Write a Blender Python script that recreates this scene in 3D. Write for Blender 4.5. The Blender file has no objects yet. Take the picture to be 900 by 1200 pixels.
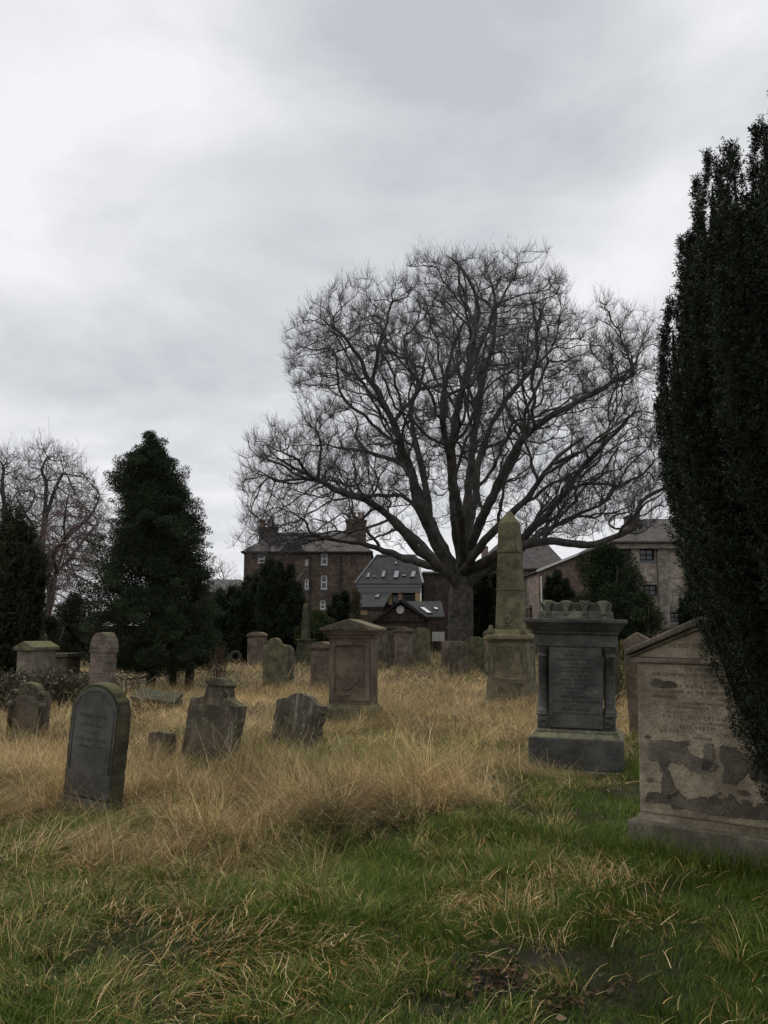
import bpy, bmesh, math, random
import numpy as np
from mathutils import Vector, Matrix
random.seed(7)
RNG = np.random.default_rng(11)
R = math.radians
SC = bpy.context.scene
COL = SC.collection

# ------------------------------------------------------------------ camera model (pixels of the 900x1200 photograph)
F = 1039.0
CAMZ = 1.55
PITCH = math.atan((740 - 600) / F)
CP, SP = math.cos(PITCH), math.sin(PITCH)

def ray(px, py):
    u, v = (px - 450) / F, (600 - py) / F
    return u, CP - v * SP, SP + v * CP

def P(px, py, Y):
    x, y, z = ray(px, py)
    t = Y / y
    return Vector((x * t, Y, CAMZ + z * t))

def G(px, py):
    x, y, z = ray(px, py)
    t = -CAMZ / z
    return Vector((x * t, y * t, 0))

def wx(px, Y, py=700): return P(px, py, Y).x
def wz(py, Y): return P(450, py, Y).z

# ------------------------------------------------------------------ terrain
def hgt(x, y):
    x = np.asarray(x, float); y = np.asarray(y, float)
    d = np.hypot(x, y)
    a = np.clip(d / 60, 0, 1)
    h = 0.035 * np.sin(x * 1.1 + 0.6) * np.cos(y * 0.8) + 0.02 * np.sin(x * 2.7 + y * 1.9) + 0.015 * np.sin(4.3 * x - 3.1 * y + 1)
    return h * (1 - 0.6 * a)

def vnoise(x, y, s, seed=0):
    """smooth value noise 0..1 on numpy arrays"""
    x = np.asarray(x, float) / s + seed * 17.13; y = np.asarray(y, float) / s + seed * 9.71
    xi = np.floor(x); yi = np.floor(y); fx = x - xi; fy = y - yi
    fx = fx * fx * (3 - 2 * fx); fy = fy * fy * (3 - 2 * fy)
    def hsh(a, b):
        v = np.sin(a * 127.1 + b * 311.7 + seed * 74.7) * 43758.5453
        return v - np.floor(v)
    return (hsh(xi, yi) * (1 - fx) + hsh(xi + 1, yi) * fx) * (1 - fy) + (hsh(xi, yi + 1) * (1 - fx) + hsh(xi + 1, yi + 1) * fx) * fy

# ------------------------------------------------------------------ node helpers / materials
def new_mat(name):
    m = bpy.data.materials.new(name); m.use_nodes = True
    nt = m.node_tree
    b = nt.nodes['Principled BSDF']
    b.inputs['Specular IOR Level'].default_value = 0.25
    b.inputs['Roughness'].default_value = 0.9
    return m, nt, b

def N(nt, t, **k):
    n = nt.nodes.new(t)
    for a, v in k.items(): setattr(n, a, v)
    return n

def noise(nt, vec, scale, detail=6, rough=0.6, dist=0.0):
    n = N(nt, 'ShaderNodeTexNoise')
    n.inputs['Scale'].default_value = scale; n.inputs['Detail'].default_value = detail
    n.inputs['Roughness'].default_value = rough; n.inputs['Distortion'].default_value = dist
    nt.links.new(vec, n.inputs['Vector'])
    return n.outputs['Fac']

def ramp(nt, fac, a, b, lo=0.0, hi=1.0):
    r = N(nt, 'ShaderNodeMapRange', interpolation_type='SMOOTHSTEP')
    r.inputs['From Min'].default_value = a; r.inputs['From Max'].default_value = b
    r.inputs['To Min'].default_value = lo; r.inputs['To Max'].default_value = hi
    nt.links.new(fac, r.inputs['Value'])
    return r.outputs['Result']

def mix(nt, fac, a, b, mode='MIX'):
    n = N(nt, 'ShaderNodeMix', data_type='RGBA', blend_type=mode)
    for v, i in ((fac, 0), (a, 6), (b, 7)):
        if isinstance(v, (int, float)): n.inputs[i].default_value = v
        elif isinstance(v, tuple): n.inputs[i].default_value = (*v, 1)
        else: nt.links.new(v, n.inputs[i])
    return n.outputs[2]

def mul(nt, a, b):
    n = N(nt, 'ShaderNodeMath', operation='MULTIPLY')
    for i, v in enumerate((a, b)):
        if isinstance(v, (int, float)): n.inputs[i].default_value = v
        else: nt.links.new(v, n.inputs[i])
    return n.outputs[0]

def coords(nt, scale=(1, 1, 1), rand=True):
    tc = N(nt, 'ShaderNodeTexCoord')
    mp = N(nt, 'ShaderNodeMapping'); mp.inputs['Scale'].default_value = scale
    nt.links.new(tc.outputs['Object'], mp.inputs['Vector'])
    if rand:
        oi = N(nt, 'ShaderNodeObjectInfo')
        sc = N(nt, 'ShaderNodeVectorMath', operation='SCALE'); sc.inputs[0].default_value = (31, 17, 53)
        nt.links.new(oi.outputs['Random'], sc.inputs['Scale'])
        nt.links.new(sc.outputs[0], mp.inputs['Location'])
    return mp.outputs['Vector']

def bump(nt, b, h, strength=0.5, dist=0.02):
    n = N(nt, 'ShaderNodeBump'); n.inputs['Strength'].default_value = strength; n.inputs['Distance'].default_value = dist
    nt.links.new(h, n.inputs['Height']); nt.links.new(n.outputs['Normal'], b.inputs['Normal'])

def stone_mat(name, c1, c2, lichen=None, lamt=0.5, moss=None, mamt=0.7, streak=None, samt=0.4, sscale=(22, 22, 1.6), sthr=(0.52, 0.72), flake=None, brick=None, bumps=0.6, rough=0.9):
    m, nt, b = new_mat(name)
    v = coords(nt)
    col = mix(nt, ramp(nt, noise(nt, v, 3.6, 10, 0.7), 0.36, 0.64), tuple(a * .82 for a in c1), tuple(a * 1.15 for a in c2))
    big = ramp(nt, noise(nt, v, 1.3, 4, 0.5), 0.3, 0.7, 0.72, 1.2)
    cmb = N(nt, 'ShaderNodeCombineColor')
    for i in range(3): nt.links.new(big, cmb.inputs[i])
    col = mix(nt, 1.0, col, cmb.outputs[0], 'MULTIPLY')
    fine = ramp(nt, noise(nt, v, 70, 4, 0.7), 0.3, 0.75, 0.7, 1.25)
    cmb2 = N(nt, 'ShaderNodeCombineColor')
    for i in range(3): nt.links.new(fine, cmb2.inputs[i])
    col = mix(nt, 1.0, col, cmb2.outputs[0], 'MULTIPLY')
    if brick:
        br = N(nt, 'ShaderNodeTexBrick'); br.inputs['Scale'].default_value = 1.0
        br.inputs['Brick Width'].default_value = brick[0]; br.inputs['Row Height'].default_value = brick[1]
        br.inputs['Mortar Size'].default_value = brick[2]
        br.inputs['Color1'].default_value = (0.75, 0.75, 0.75, 1); br.inputs['Color2'].default_value = (1.25, 1.15, 1.1, 1)
        br.inputs['Mortar'].default_value = (1.35, 1.35, 1.3, 1) if len(brick) < 4 else brick[3]
        sw = N(nt, 'ShaderNodeSeparateXYZ'); cb = N(nt, 'ShaderNodeCombineXYZ')
        nt.links.new(v, sw.inputs[0]); ad = N(nt, 'ShaderNodeMath', operation='ADD')
        nt.links.new(sw.outputs[0], ad.inputs[0]); nt.links.new(sw.outputs[1], ad.inputs[1])
        nt.links.new(ad.outputs[0], cb.inputs[0]); nt.links.new(sw.outputs[2], cb.inputs[1])
        nt.links.new(cb.outputs[0], br.inputs['Vector'])
        col = mix(nt, 0.8, col, br.outputs['Color'], 'MULTIPLY')
    if streak:
        vs = coords(nt, sscale)
        col = mix(nt, mul(nt, ramp(nt, noise(nt, vs, 1.0, 6, 0.7), *sthr), samt), col, streak)
    if lichen:
        f = ramp(nt, noise(nt, v, 9, 8, 0.75, 0.6), 0.54, 0.66)
        col = mix(nt, mul(nt, f, lamt), col, lichen)
        f = ramp(nt, noise(nt, v, 24, 4, 0.6, 0.4), 0.63, 0.68)
        col = mix(nt, mul(nt, f, min(1, lamt * 1.2)), col, tuple(min(.4, c * 1.55 + .02) for c in lichen))
    if flake:
        vf = coords(nt, (1, 1, 1), False)
        f = ramp(nt, noise(nt, vf, 2.6, 5, 0.55, 0.2), 0.50, 0.52)
        col = mix(nt, mul(nt, f, 0.6), col, flake)
    if moss:
        ge = N(nt, 'ShaderNodeNewGeometry'); sx = N(nt, 'ShaderNodeSeparateXYZ')
        nt.links.new(ge.outputs['Normal'], sx.inputs[0])
        f = mul(nt, ramp(nt, sx.outputs[2], 0.25, 0.75), ramp(nt, noise(nt, v, 7, 6, 0.7), 0.3, 0.55))
        col = mix(nt, mul(nt, f, mamt), col, moss)
    nt.links.new(col, b.inputs['Base Color'])
    b.inputs['Roughness'].default_value = rough
    add = N(nt, 'ShaderNodeMath', operation='ADD')
    nt.links.new(noise(nt, v, 14, 8, 0.7), add.inputs[0]); nt.links.new(mul(nt, noise(nt, v, 90, 4, 0.7), 0.35), add.inputs[1])
    bump(nt, b, add.outputs[0], bumps, 0.03)
    return m

def plain_mat(name, c, var=0.25, scale=8, rough=0.8, spec=0.25, stretch=(1, 1, 1)):
    m, nt, b = new_mat(name)
    v = coords(nt, stretch)
    f = ramp(nt, noise(nt, v, scale, 6, 0.65), 0.3, 0.7)
    col = mix(nt, f, tuple(x * (1 - var) for x in c), tuple(x * (1 + var) for x in c))
    nt.links.new(col, b.inputs['Base Color'])
    b.inputs['Roughness'].default_value = rough; b.inputs['Specular IOR Level'].default_value = spec
    bump(nt, b, noise(nt, v, scale * 4, 5, 0.7), 0.25, 0.02)
    return m

def leaf_mat(name, rough=0.6, trans=0.25, spec=0.3):
    """colour comes from a per-leaf / per-blade attribute"""
    m, nt, b = new_mat(name)
    a = N(nt, 'ShaderNodeAttribute'); a.attribute_name = 'tint'
    nt.links.new(a.outputs['Color'], b.inputs['Base Color'])
    b.inputs['Roughness'].default_value = rough; b.inputs['Specular IOR Level'].default_value = spec
    if trans > 0:
        t = N(nt, 'ShaderNodeBsdfTranslucent'); nt.links.new(a.outputs['Color'], t.inputs['Color'])
        mx = N(nt, 'ShaderNodeMixShader'); mx.inputs[0].default_value = trans
        out = nt.nodes['Material Output']
        nt.links.new(b.outputs[0], mx.inputs[1]); nt.links.new(t.outputs[0], mx.inputs[2]); nt.links.new(mx.outputs[0], out.inputs[0])
    return m

def glass_mat(name, c, rough=0.08):
    m, nt, b = new_mat(name)
    b.inputs['Base Color'].default_value = (*c, 1); b.inputs['Roughness'].default_value = rough
    b.inputs['Specular IOR Level'].default_value = 0.6
    return m

# ------------------------------------------------------------------ objects
def tag(o, label, cat=None, group=None, kind=None):
    if label: o['label'] = label
    if cat: o['category'] = cat
    if group: o['group'] = group
    if kind: o['kind'] = kind
    return o

def empty(name, loc, rz=0, tilt=(0, 0), label=None, cat=None, group=None):
    o = bpy.data.objects.new(name, None); COL.objects.link(o)
    o.location = loc
    o.rotation_euler = (tilt[0], tilt[1], rz); o.empty_display_size = 0.2
    return tag(o, label, cat, group)

def link_mesh(name, me, mat, parent=None):
    o = bpy.data.objects.new(name, me); COL.objects.link(o)
    if mat: me.materials.append(mat)
    if parent: o.parent = parent
    return o

class MB:
    def __init__(s): s.v = []; s.f = []
    def add(s, vs, fs):
        k = len(s.v); s.v += [tuple(p) for p in vs]; s.f += [tuple(i + k for i in f) for f in fs]; return s
    def box(s, x0, x1, y0, y1, z0, z1, dx=0, dy=0):
        """dx, dy shrink the top"""
        return s.add([(x0, y0, z0), (x1, y0, z0), (x1, y1, z0), (x0, y1, z0), (x0 + dx, y0 + dy, z1), (x1 - dx, y0 + dy, z1), (x1 - dx, y1 - dy, z1), (x0 + dx, y1 - dy, z1)],
                     [(0, 3, 2, 1), (4, 5, 6, 7), (0, 1, 5, 4), (1, 2, 6, 5), (2, 3, 7, 6), (3, 0, 4, 7)])
    def cbox(s, w, d, z0, z1, w1=None, d1=None, cx=0, cy=0):
        w1 = w if w1 is None else w1; d1 = d if d1 is None else d1
        return s.box(cx - w / 2, cx + w / 2, cy - d / 2, cy + d / 2, z0, z1, (w - w1) / 2, (d - d1) / 2)
    def prism(s, pts, y0, y1):
        """outline (x, z), counter-clockwise seen from the front (-y)"""
        n = len(pts)
        vs = [(x, y0, z) for x, z in pts] + [(x, y1, z) for x, z in pts]
        return s.add(vs, [tuple(range(n)), tuple(range(2 * n - 1, n - 1, -1))] + [((i + 1) % n, i, n + i, n + (i + 1) % n) for i in range(n)])
    def lathe(s, prof, cx=0, cy=0, n=16):
        vs = []; fs = []
        for r, z in prof:
            for k in range(n):
                a = 2 * math.pi * k / n; vs.append((cx + r * math.cos(a), cy + r * math.sin(a), z))
        m = len(prof)
        for i in range(m - 1):
            for k in range(n): fs.append((i * n + k, i * n + (k + 1) % n, (i + 1) * n + (k + 1) % n, (i + 1) * n + k))
        fs.append(tuple(range(n - 1, -1, -1))); fs.append(tuple((m - 1) * n + k for k in range(n)))
        return s.add(vs, fs)
    def hip(s, x0, x1, y0, y1, z0, z1, r0, r1, t=0.15):
        ym = (y0 + y1) / 2
        vs = [(x0, y0, z0), (x1, y0, z0), (x1, y1, z0), (x0, y1, z0), (r0, ym, z1), (r1, ym, z1), (x0, y0, z0 - t), (x1, y0, z0 - t), (x1, y1, z0 - t), (x0, y1, z0 - t)]
        return s.add(vs, [(0, 1, 5, 4), (1, 2, 5), (2, 3, 4, 5), (3, 0, 4), (6, 9, 8, 7), (6, 7, 1, 0), (7, 8, 2, 1), (8, 9, 3, 2), (9, 6, 0, 3)])
    def tube(s, pts, rad, n=6):
        pts = [Vector(p) for p in pts]; vs = []; fs = []
        ref = Vector((0.31, 0.2, 0.93)).normalized()
        for i, p in enumerate(pts):
            t = (pts[min(i + 1, len(pts) - 1)] - pts[max(i - 1, 0)]).normalized()
            a = t.cross(ref)
            if a.length < 1e-3: a = t.cross(Vector((1, 0, 0)))
            a.normalize(); b = t.cross(a)
            r = rad[i] if isinstance(rad, (list, tuple, np.ndarray)) else rad
            for k in range(n):
                an = 2 * math.pi * k / n; vs.append(p + (a * math.cos(an) + b * math.sin(an)) * r)
        for i in range(len(pts) - 1):
            for k in range(n): fs.append((i * n + k, i * n + (k + 1) % n, (i + 1) * n + (k + 1) % n, (i + 1) * n + k))
        fs.append(tuple(range(n - 1, -1, -1))); fs.append(tuple((len(pts) - 1) * n + k for k in range(n)))
        return s.add(vs, fs)
    def wall(s, x0, x1, z0, z1, holes, y=0.0, reveal=0.14):
        """wall face towards -y with real openings and their reveals"""
        xs = sorted({x0, x1, *[h[0] for h in holes], *[h[1] for h in holes]}); zs = sorted({z0, z1, *[h[2] for h in holes], *[h[3] for h in holes]})
        for i in range(len(xs) - 1):
            for j in range(len(zs) - 1):
                cx, cz = (xs[i] + xs[i + 1]) / 2, (zs[j] + zs[j + 1]) / 2
                if any(h[0] < cx < h[1] and h[2] < cz < h[3] for h in holes): continue
                s.add([(xs[i], y, zs[j]), (xs[i + 1], y, zs[j]), (xs[i + 1], y, zs[j + 1]), (xs[i], y, zs[j + 1])], [(0, 1, 2, 3)])
        for a, b, c, d in holes:
            q = [(a, c), (b, c), (b, d), (a, d)]
            for k in range(4):
                (p0, q0), (p1, q1) = q[k], q[(k + 1) % 4]
                s.add([(p0, y, q0), (p0, y + reveal, q0), (p1, y + reveal, q1), (p1, y, q1)], [(0, 1, 2, 3)])
        return s
    def shell(s, x0, x1, y0, y1, z0, z1):
        """side and back walls"""
        s.add([(x0, y0, z0), (x0, y1, z0), (x0, y1, z1), (x0, y0, z1)], [(0, 3, 2, 1)])
        s.add([(x1, y0, z0), (x1, y1, z0), (x1, y1, z1), (x1, y0, z1)], [(0, 1, 2, 3)])
        s.add([(x0, y1, z0), (x1, y1, z0), (x1, y1, z1), (x0, y1, z1)], [(0, 3, 2, 1)])
        return s
    def build(s, name, mat, parent=None, bevel=0, seg=2, smooth=False, jit=0.0, off=None):
        bm = bmesh.new()
        vs = [bm.verts.new(p) for p in s.v]
        for f in s.f:
            try: bm.faces.new([vs[i] for i in f])
            except ValueError: pass
        bmesh.ops.remove_doubles(bm, verts=bm.verts, dist=1e-5) if bevel == 0 and False else None
        bmesh.ops.recalc_face_normals(bm, faces=bm.faces) if bevel else None
        if bevel:
            ed = [e for e in bm.edges if len(e.link_faces) == 2 and e.calc_face_angle(0) > 0.45]
            bmesh.ops.bevel(bm, geom=ed, offset=bevel, segments=seg, affect='EDGES', profile=0.6, clamp_overlap=True)
        if jit:
            for v in bm.verts:
                q = v.co * 9
                v.co += Vector((math.sin(q.y * 1.7 + q.z * 2.3), math.sin(q.x * 2.1 + q.z * 1.3), math.sin(q.x * 1.9 + q.y))) * jit
        me = bpy.data.meshes.new(name); bm.to_mesh(me); bm.free()
        if smooth:
            for p in me.polygons: p.use_smooth = True
        o = link_mesh(name, me, mat, parent)
        if off: o.location = off
        return o

def np_mesh(name, verts, quads, mat, parent=None, tint=None, smooth=False, tris=None):
    """verts (n,3), quads (m,4) as numpy arrays; tint (n,3) per-vertex colour attribute"""
    me = bpy.data.meshes.new(name)
    nq = len(quads); nt_ = 0 if tris is None else len(tris)
    me.vertices.add(len(verts)); me.vertices.foreach_set('co', np.ascontiguousarray(verts, dtype=np.float32).ravel())
    loops = np.concatenate([np.asarray(quads, np.int32).ravel(), np.asarray(tris, np.int32).ravel() if nt_ else np.zeros(0, np.int32)])
    me.loops.add(len(loops)); me.loops.foreach_set('vertex_index', loops.astype(np.int32))
    me.polygons.add(nq + nt_)
    st = np.concatenate([np.arange(nq) * 4, nq * 4 + np.arange(nt_) * 3]).astype(np.int32)
    me.polygons.foreach_set('loop_start', st)
    if smooth: me.polygons.foreach_set('use_smooth', np.ones(nq + nt_, bool))
    if tint is not None:
        a = me.attributes.new('tint', 'FLOAT_COLOR', 'POINT')
        a.data.foreach_set('color', np.concatenate([tint, np.ones((len(tint), 1))], 1).astype(np.float32).ravel())
    me.update(calc_edges=True); me.validate()
    return link_mesh(name, me, mat, parent)

def unit(a):
    return a / np.maximum(np.linalg.norm(a, axis=-1, keepdims=True), 1e-9)

def rand_dir(n):
    return unit(RNG.normal(size=(n, 3)))

def leaf_arrays(c, ax, L, W, col, taper=True):
    """leaf quads: c base point, ax unit long axis, L length, W width -> verts, tint"""
    n = len(c)
    side = unit(np.cross(ax, rand_dir(n)))
    L = np.broadcast_to(L, (n,))[:, None]; W = np.broadcast_to(W, (n,))[:, None]
    mid = c + ax * L * 0.5
    v = np.stack([c, mid - side * W / 2, c + ax * L, mid + side * W / 2], 1).reshape(-1, 3)
    return v, np.repeat(col, 4, 0)

def leaves(name, parts, mat, parent):
    v = np.concatenate([p[0] for p in parts]); t = np.concatenate([p[1] for p in parts])
    q = np.arange(len(v)).reshape(-1, 4)
    return np_mesh(name, v, q, mat, parent, t)

def tint(n, c, var=0.3, hue=0.12):
    b = 1 + RNG.uniform(-var, var, (n, 1)); h = 1 + RNG.uniform(-hue, hue, (n, 3))
    return np.clip(np.array(c)[None] * b * h, 0, 1)

def tubes_np(pts, rad, sides=3):
    """pts (m,k,3), rad (m,k) -> verts, quads"""
    m, k, _ = pts.shape
    t = np.gradient(pts, axis=1); t = unit(t)
    ref = np.array([0.31, 0.22, 0.92])
    a = unit(np.cross(t, ref)); b = np.cross(t, a)
    ang = np.arange(sides) * 2 * math.pi / sides
    ring = pts[:, :, None] + rad[:, :, None, None] * (a[:, :, None] * np.cos(ang)[None, None, :, None] + b[:, :, None] * np.sin(ang)[None, None, :, None])
    v = ring.reshape(-1, 3)
    base = (np.arange(m) * k * sides)[:, None, None] + (np.arange(k - 1) * sides)[None, :, None]
    j = np.arange(sides)[None, None]; j2 = (j + 1) % sides
    q = np.stack([base + j, base + j2, base + sides + j2, base + sides + j], -1).reshape(-1, 4)
    return v, q

# ------------------------------------------------------------------ materials
M = {}
M['grey_granite'] = stone_mat('grey_granite', (0.0585, 0.0570, 0.0533), (0.0897, 0.0874, 0.0792), lichen=(0.16, 0.16, 0.12), lamt=0.25, moss=(0.148, 0.133, 0.090), mamt=0.48, bumps=0.25, rough=0.7)
M['grey_trim'] = stone_mat('grey_trim', (0.0850, 0.0850, 0.0723), (0.1360, 0.1318, 0.1020), lichen=(0.30, 0.30, 0.18), lamt=0.7, moss=(0.233, 0.211, 0.117), mamt=0.64)
M['slate_stone'] = stone_mat('slate_stone', (0.0768, 0.0755, 0.0667), (0.1056, 0.1015, 0.0897), lichen=(0.10, 0.10, 0.07), lamt=0.2, moss=(0.097, 0.094, 0.036), mamt=0.56, bumps=0.35)
M['slate_side'] = stone_mat('slate_side', (0.0450, 0.0423, 0.0270), (0.0765, 0.0720, 0.0405), lichen=(0.10, 0.11, 0.05), lamt=0.6, moss=(0.097, 0.094, 0.032), mamt=0.64, bumps=1.0)
M['brown_stone'] = stone_mat('brown_stone', (0.1012, 0.0791, 0.0585), (0.1452, 0.1163, 0.0855), lichen=(0.12, 0.12, 0.06), lamt=0.35, moss=(0.140, 0.125, 0.054), mamt=0.72)
M['dark_stone'] = stone_mat('dark_stone', (0.075, 0.062, 0.045), (0.12, 0.10, 0.072), lichen=(0.16, 0.16, 0.09), lamt=0.7, moss=(0.122, 0.117, 0.045), mamt=0.64, streak=(0.04, 0.035, 0.025), samt=0.75, sscale=(12, 12, 1.2), sthr=(0.46, 0.62))
M['streaked_stone'] = stone_mat('streaked_stone', (0.07, 0.058, 0.042), (0.11, 0.093, 0.068), lichen=(0.22, 0.22, 0.15), lamt=0.55, moss=(0.114, 0.101, 0.045), mamt=0.64, streak=(0.30, 0.285, 0.225), samt=0.8, sscale=(30, 30, 3.2), sthr=(0.52, 0.66), bumps=1.0)
M['mossy_stone'] = stone_mat('mossy_stone', (0.0836, 0.0769, 0.0458), (0.1421, 0.1255, 0.0748), lichen=(0.135, 0.14, 0.062), lamt=0.7, moss=(0.140, 0.133, 0.045), mamt=0.72, streak=(0.055, 0.05, 0.03), samt=0.6)
M['obelisk_base'] = stone_mat('obelisk_base', (0.10, 0.088, 0.055), (0.165, 0.14, 0.09), lichen=(0.15, 0.15, 0.065), lamt=0.5, moss=(0.114, 0.101, 0.041), mamt=0.72, streak=(0.06, 0.05, 0.033), samt=0.7)
M['sandstone'] = stone_mat('sandstone', (0.235, 0.19, 0.135), (0.32, 0.265, 0.19), lichen=(0.17, 0.14, 0.10), lamt=0.4, moss=(0.114, 0.086, 0.054), mamt=0.40, bumps=0.5)
M['sandstone_flake'] = stone_mat('sandstone_flake', (0.105, 0.09, 0.070), (0.15, 0.128, 0.10), bumps=0.6)
M['sandstone_trim'] = stone_mat('sandstone_trim', (0.13, 0.105, 0.08), (0.20, 0.165, 0.125), lichen=(0.09, 0.08, 0.055), lamt=0.6, moss=(0.097, 0.078, 0.045), mamt=0.64)
M['plinth_stone'] = stone_mat('plinth_stone', (0.13, 0.11, 0.085), (0.19, 0.165, 0.13), lichen=(0.07, 0.075, 0.04), lamt=0.7, moss=(0.072, 0.070, 0.027), mamt=0.64)
M['brick_stone'] = stone_mat('brick_stone', (0.1080, 0.0890, 0.0727), (0.1584, 0.1316, 0.1071), lichen=(0.30, 0.26, 0.22), lamt=0.35, moss=(0.114, 0.109, 0.036), mamt=0.80, brick=(0.16, 0.034, 0.004), bumps=0.8)
M['letter'] = plain_mat('letter', (0.035, 0.032, 0.03), 0.3, 30)
M['letter_worn'] = plain_mat('letter_worn', (0.10, 0.08, 0.06), 0.35, 30)
M['letter_faint'] = plain_mat('letter_faint', (0.052, 0.05, 0.045), 0.3, 30)
M['tenement'] = stone_mat('tenement', (0.0650, 0.0503, 0.0406), (0.1027, 0.0804, 0.0643), lichen=(0.20, 0.155, 0.12), lamt=0.35, brick=(0.7, 0.28, 0.012), bumps=0.5)
M['red_brick'] = stone_mat('red_brick', (0.0489, 0.0352, 0.0299), (0.0698, 0.0512, 0.0435), brick=(0.24, 0.08, 0.01), bumps=0.3)
M['brown_brick'] = stone_mat('brown_brick', (0.0643, 0.0494, 0.0395), (0.0949, 0.0722, 0.0585), brick=(0.24, 0.08, 0.01), bumps=0.3)
M['pink_stone'] = stone_mat('pink_stone', (0.1558, 0.1218, 0.1008), (0.2296, 0.1848, 0.1554), lichen=(0.13, 0.10, 0.085), lamt=0.5, brick=(0.7, 0.3, 0.012), bumps=0.4)
M['render'] = stone_mat('render', (0.2565, 0.2232, 0.1757), (0.3420, 0.2992, 0.2375), lichen=(0.19, 0.165, 0.135), lamt=0.5, streak=(0.18, 0.155, 0.125), samt=0.4, bumps=0.25)
M['render_dark'] = stone_mat('render_dark', (0.20, 0.18, 0.15), (0.27, 0.24, 0.2), streak=(0.13, 0.115, 0.095), samt=0.4, bumps=0.25)
M['slate'] = stone_mat('slate', (0.0242, 0.0249, 0.0267), (0.0365, 0.0365, 0.0381), brick=(0.35, 0.2, 0.012, (0.6, 0.6, 0.6, 1)), lichen=(0.13, 0.12, 0.09), lamt=0.3, bumps=0.3, rough=0.85)
M['brown_slate'] = stone_mat('brown_slate', (0.0441, 0.0384, 0.0347), (0.0650, 0.0576, 0.0521), brick=(0.35, 0.22, 0.012, (0.6, 0.6, 0.6, 1)), lichen=(0.16, 0.14, 0.1), lamt=0.4, bumps=0.3, rough=0.7)
M['white_paint'] = plain_mat('white_paint', (0.62, 0.61, 0.58), 0.1)
M['lead'] = plain_mat('lead', (0.1440, 0.1440, 0.1470), 0.2, rough=0.5)
M['timber'] = plain_mat('timber', (0.36, 0.25, 0.13), 0.2, 6, stretch=(8, 8, 1))
M['dark_paint'] = plain_mat('dark_paint', (0.03, 0.03, 0.032), 0.2)
M['pot'] = plain_mat('pot', (0.24, 0.15, 0.11), 0.25)
M['glass'] = glass_mat('glass', (0.02, 0.023, 0.026))
M['skyglass'] = glass_mat('skyglass', (0.10, 0.11, 0.12), 0.03)
M['bark'] = stone_mat('bark', (0.0550, 0.0490, 0.0429), (0.0946, 0.0847, 0.0748), lichen=(0.11, 0.115, 0.075), lamt=0.4, streak=(0.05, 0.04, 0.033), samt=0.6, bumps=1.0)
M['bark_red'] = plain_mat('bark_red', (0.0720, 0.0546, 0.0462), 0.3)
M['bark_dark'] = plain_mat('bark_dark', (0.05, 0.04, 0.03), 0.3, stretch=(6, 6, 1))
M['yew_inner'] = plain_mat('yew_inner', (0.014, 0.016, 0.010), 0.4, 20, 0.95, 0.05)
M['ruin'] = stone_mat('ruin', (0.04, 0.038, 0.026), (0.07, 0.066, 0.042), lichen=(0.075, 0.068, 0.04), lamt=.6, moss=(0.055, 0.055, 0.028), mamt=.9, bumps=1.0)
M['twig'] = plain_mat('twig', (0.078, 0.074, 0.072), 0.3)
M['twig_red'] = plain_mat('twig_red', (0.14, 0.088, 0.08), 0.3)
M['needle'] = leaf_mat('needle', 0.65, 0.12, 0.15)
M['leaf'] = leaf_mat('leaf', 0.6, 0.15, 0.12)
M['grass'] = leaf_mat('grass', 0.65, 0.4, 0.2)
M['sign_white'] = plain_mat('sign_white', (0.55, 0.53, 0.48), 0.15)
M['rust'] = plain_mat('rust', (0.22, 0.09, 0.05), 0.3)

# ------------------------------------------------------------------ world, sun, camera
SUN_EL, SUN_AZ = R(48), R(-48)          # azimuth from +Y, negative to the left
w = bpy.data.worlds.new('World'); SC.world = w; w.use_nodes = True
nt = w.node_tree; bg = nt.nodes['Background']; bg.inputs['Strength'].default_value = 0.1
sky = N(nt, 'ShaderNodeTexSky', sky_type='NISHITA'); sky.sun_disc = False
sky.sun_elevation = SUN_EL; sky.sun_rotation = SUN_AZ
sky.air_density = 1.0; sky.dust_density = 3.0
tc = N(nt, 'ShaderNodeTexCoord')
sx = N(nt, 'ShaderNodeSeparateXYZ'); nt.links.new(tc.outputs['Generated'], sx.inputs[0])
zz = N(nt, 'ShaderNodeMath', operation='MAXIMUM'); nt.links.new(sx.outputs[2], zz.inputs[0]); zz.inputs[1].default_value = 0.0
za = N(nt, 'ShaderNodeMath', operation='ADD'); nt.links.new(zz.outputs[0], za.inputs[0]); za.inputs[1].default_value = 0.22
dv = N(nt, 'ShaderNodeVectorMath', operation='DIVIDE'); nt.links.new(tc.outputs['Generated'], dv.inputs[0])
cz = N(nt, 'ShaderNodeCombineXYZ')
for i in range(3): nt.links.new(za.outputs[0], cz.inputs[i])
nt.links.new(cz.outputs[0], dv.inputs[1])
mp = N(nt, 'ShaderNodeMapping'); mp.inputs['Location'].default_value = (3.3, 1.2, 0); mp.inputs['Scale'].default_value = (1.0, 1.0, 0.3)
nt.links.new(dv.outputs[0], mp.inputs['Vector'])
n1 = noise(nt, mp.outputs['Vector'], 1.3, 8, 0.56, 0.5)
n2 = noise(nt, mp.outputs['Vector'], 2.9, 8, 0.58, 0.35)
ad = N(nt, 'ShaderNodeMath', operation='MULTIPLY_ADD'); nt.links.new(n2, ad.inputs[0]); ad.inputs[1].default_value = 0.66; nt.links.new(n1, ad.inputs[2])
acc = ad.outputs[0]
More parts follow.
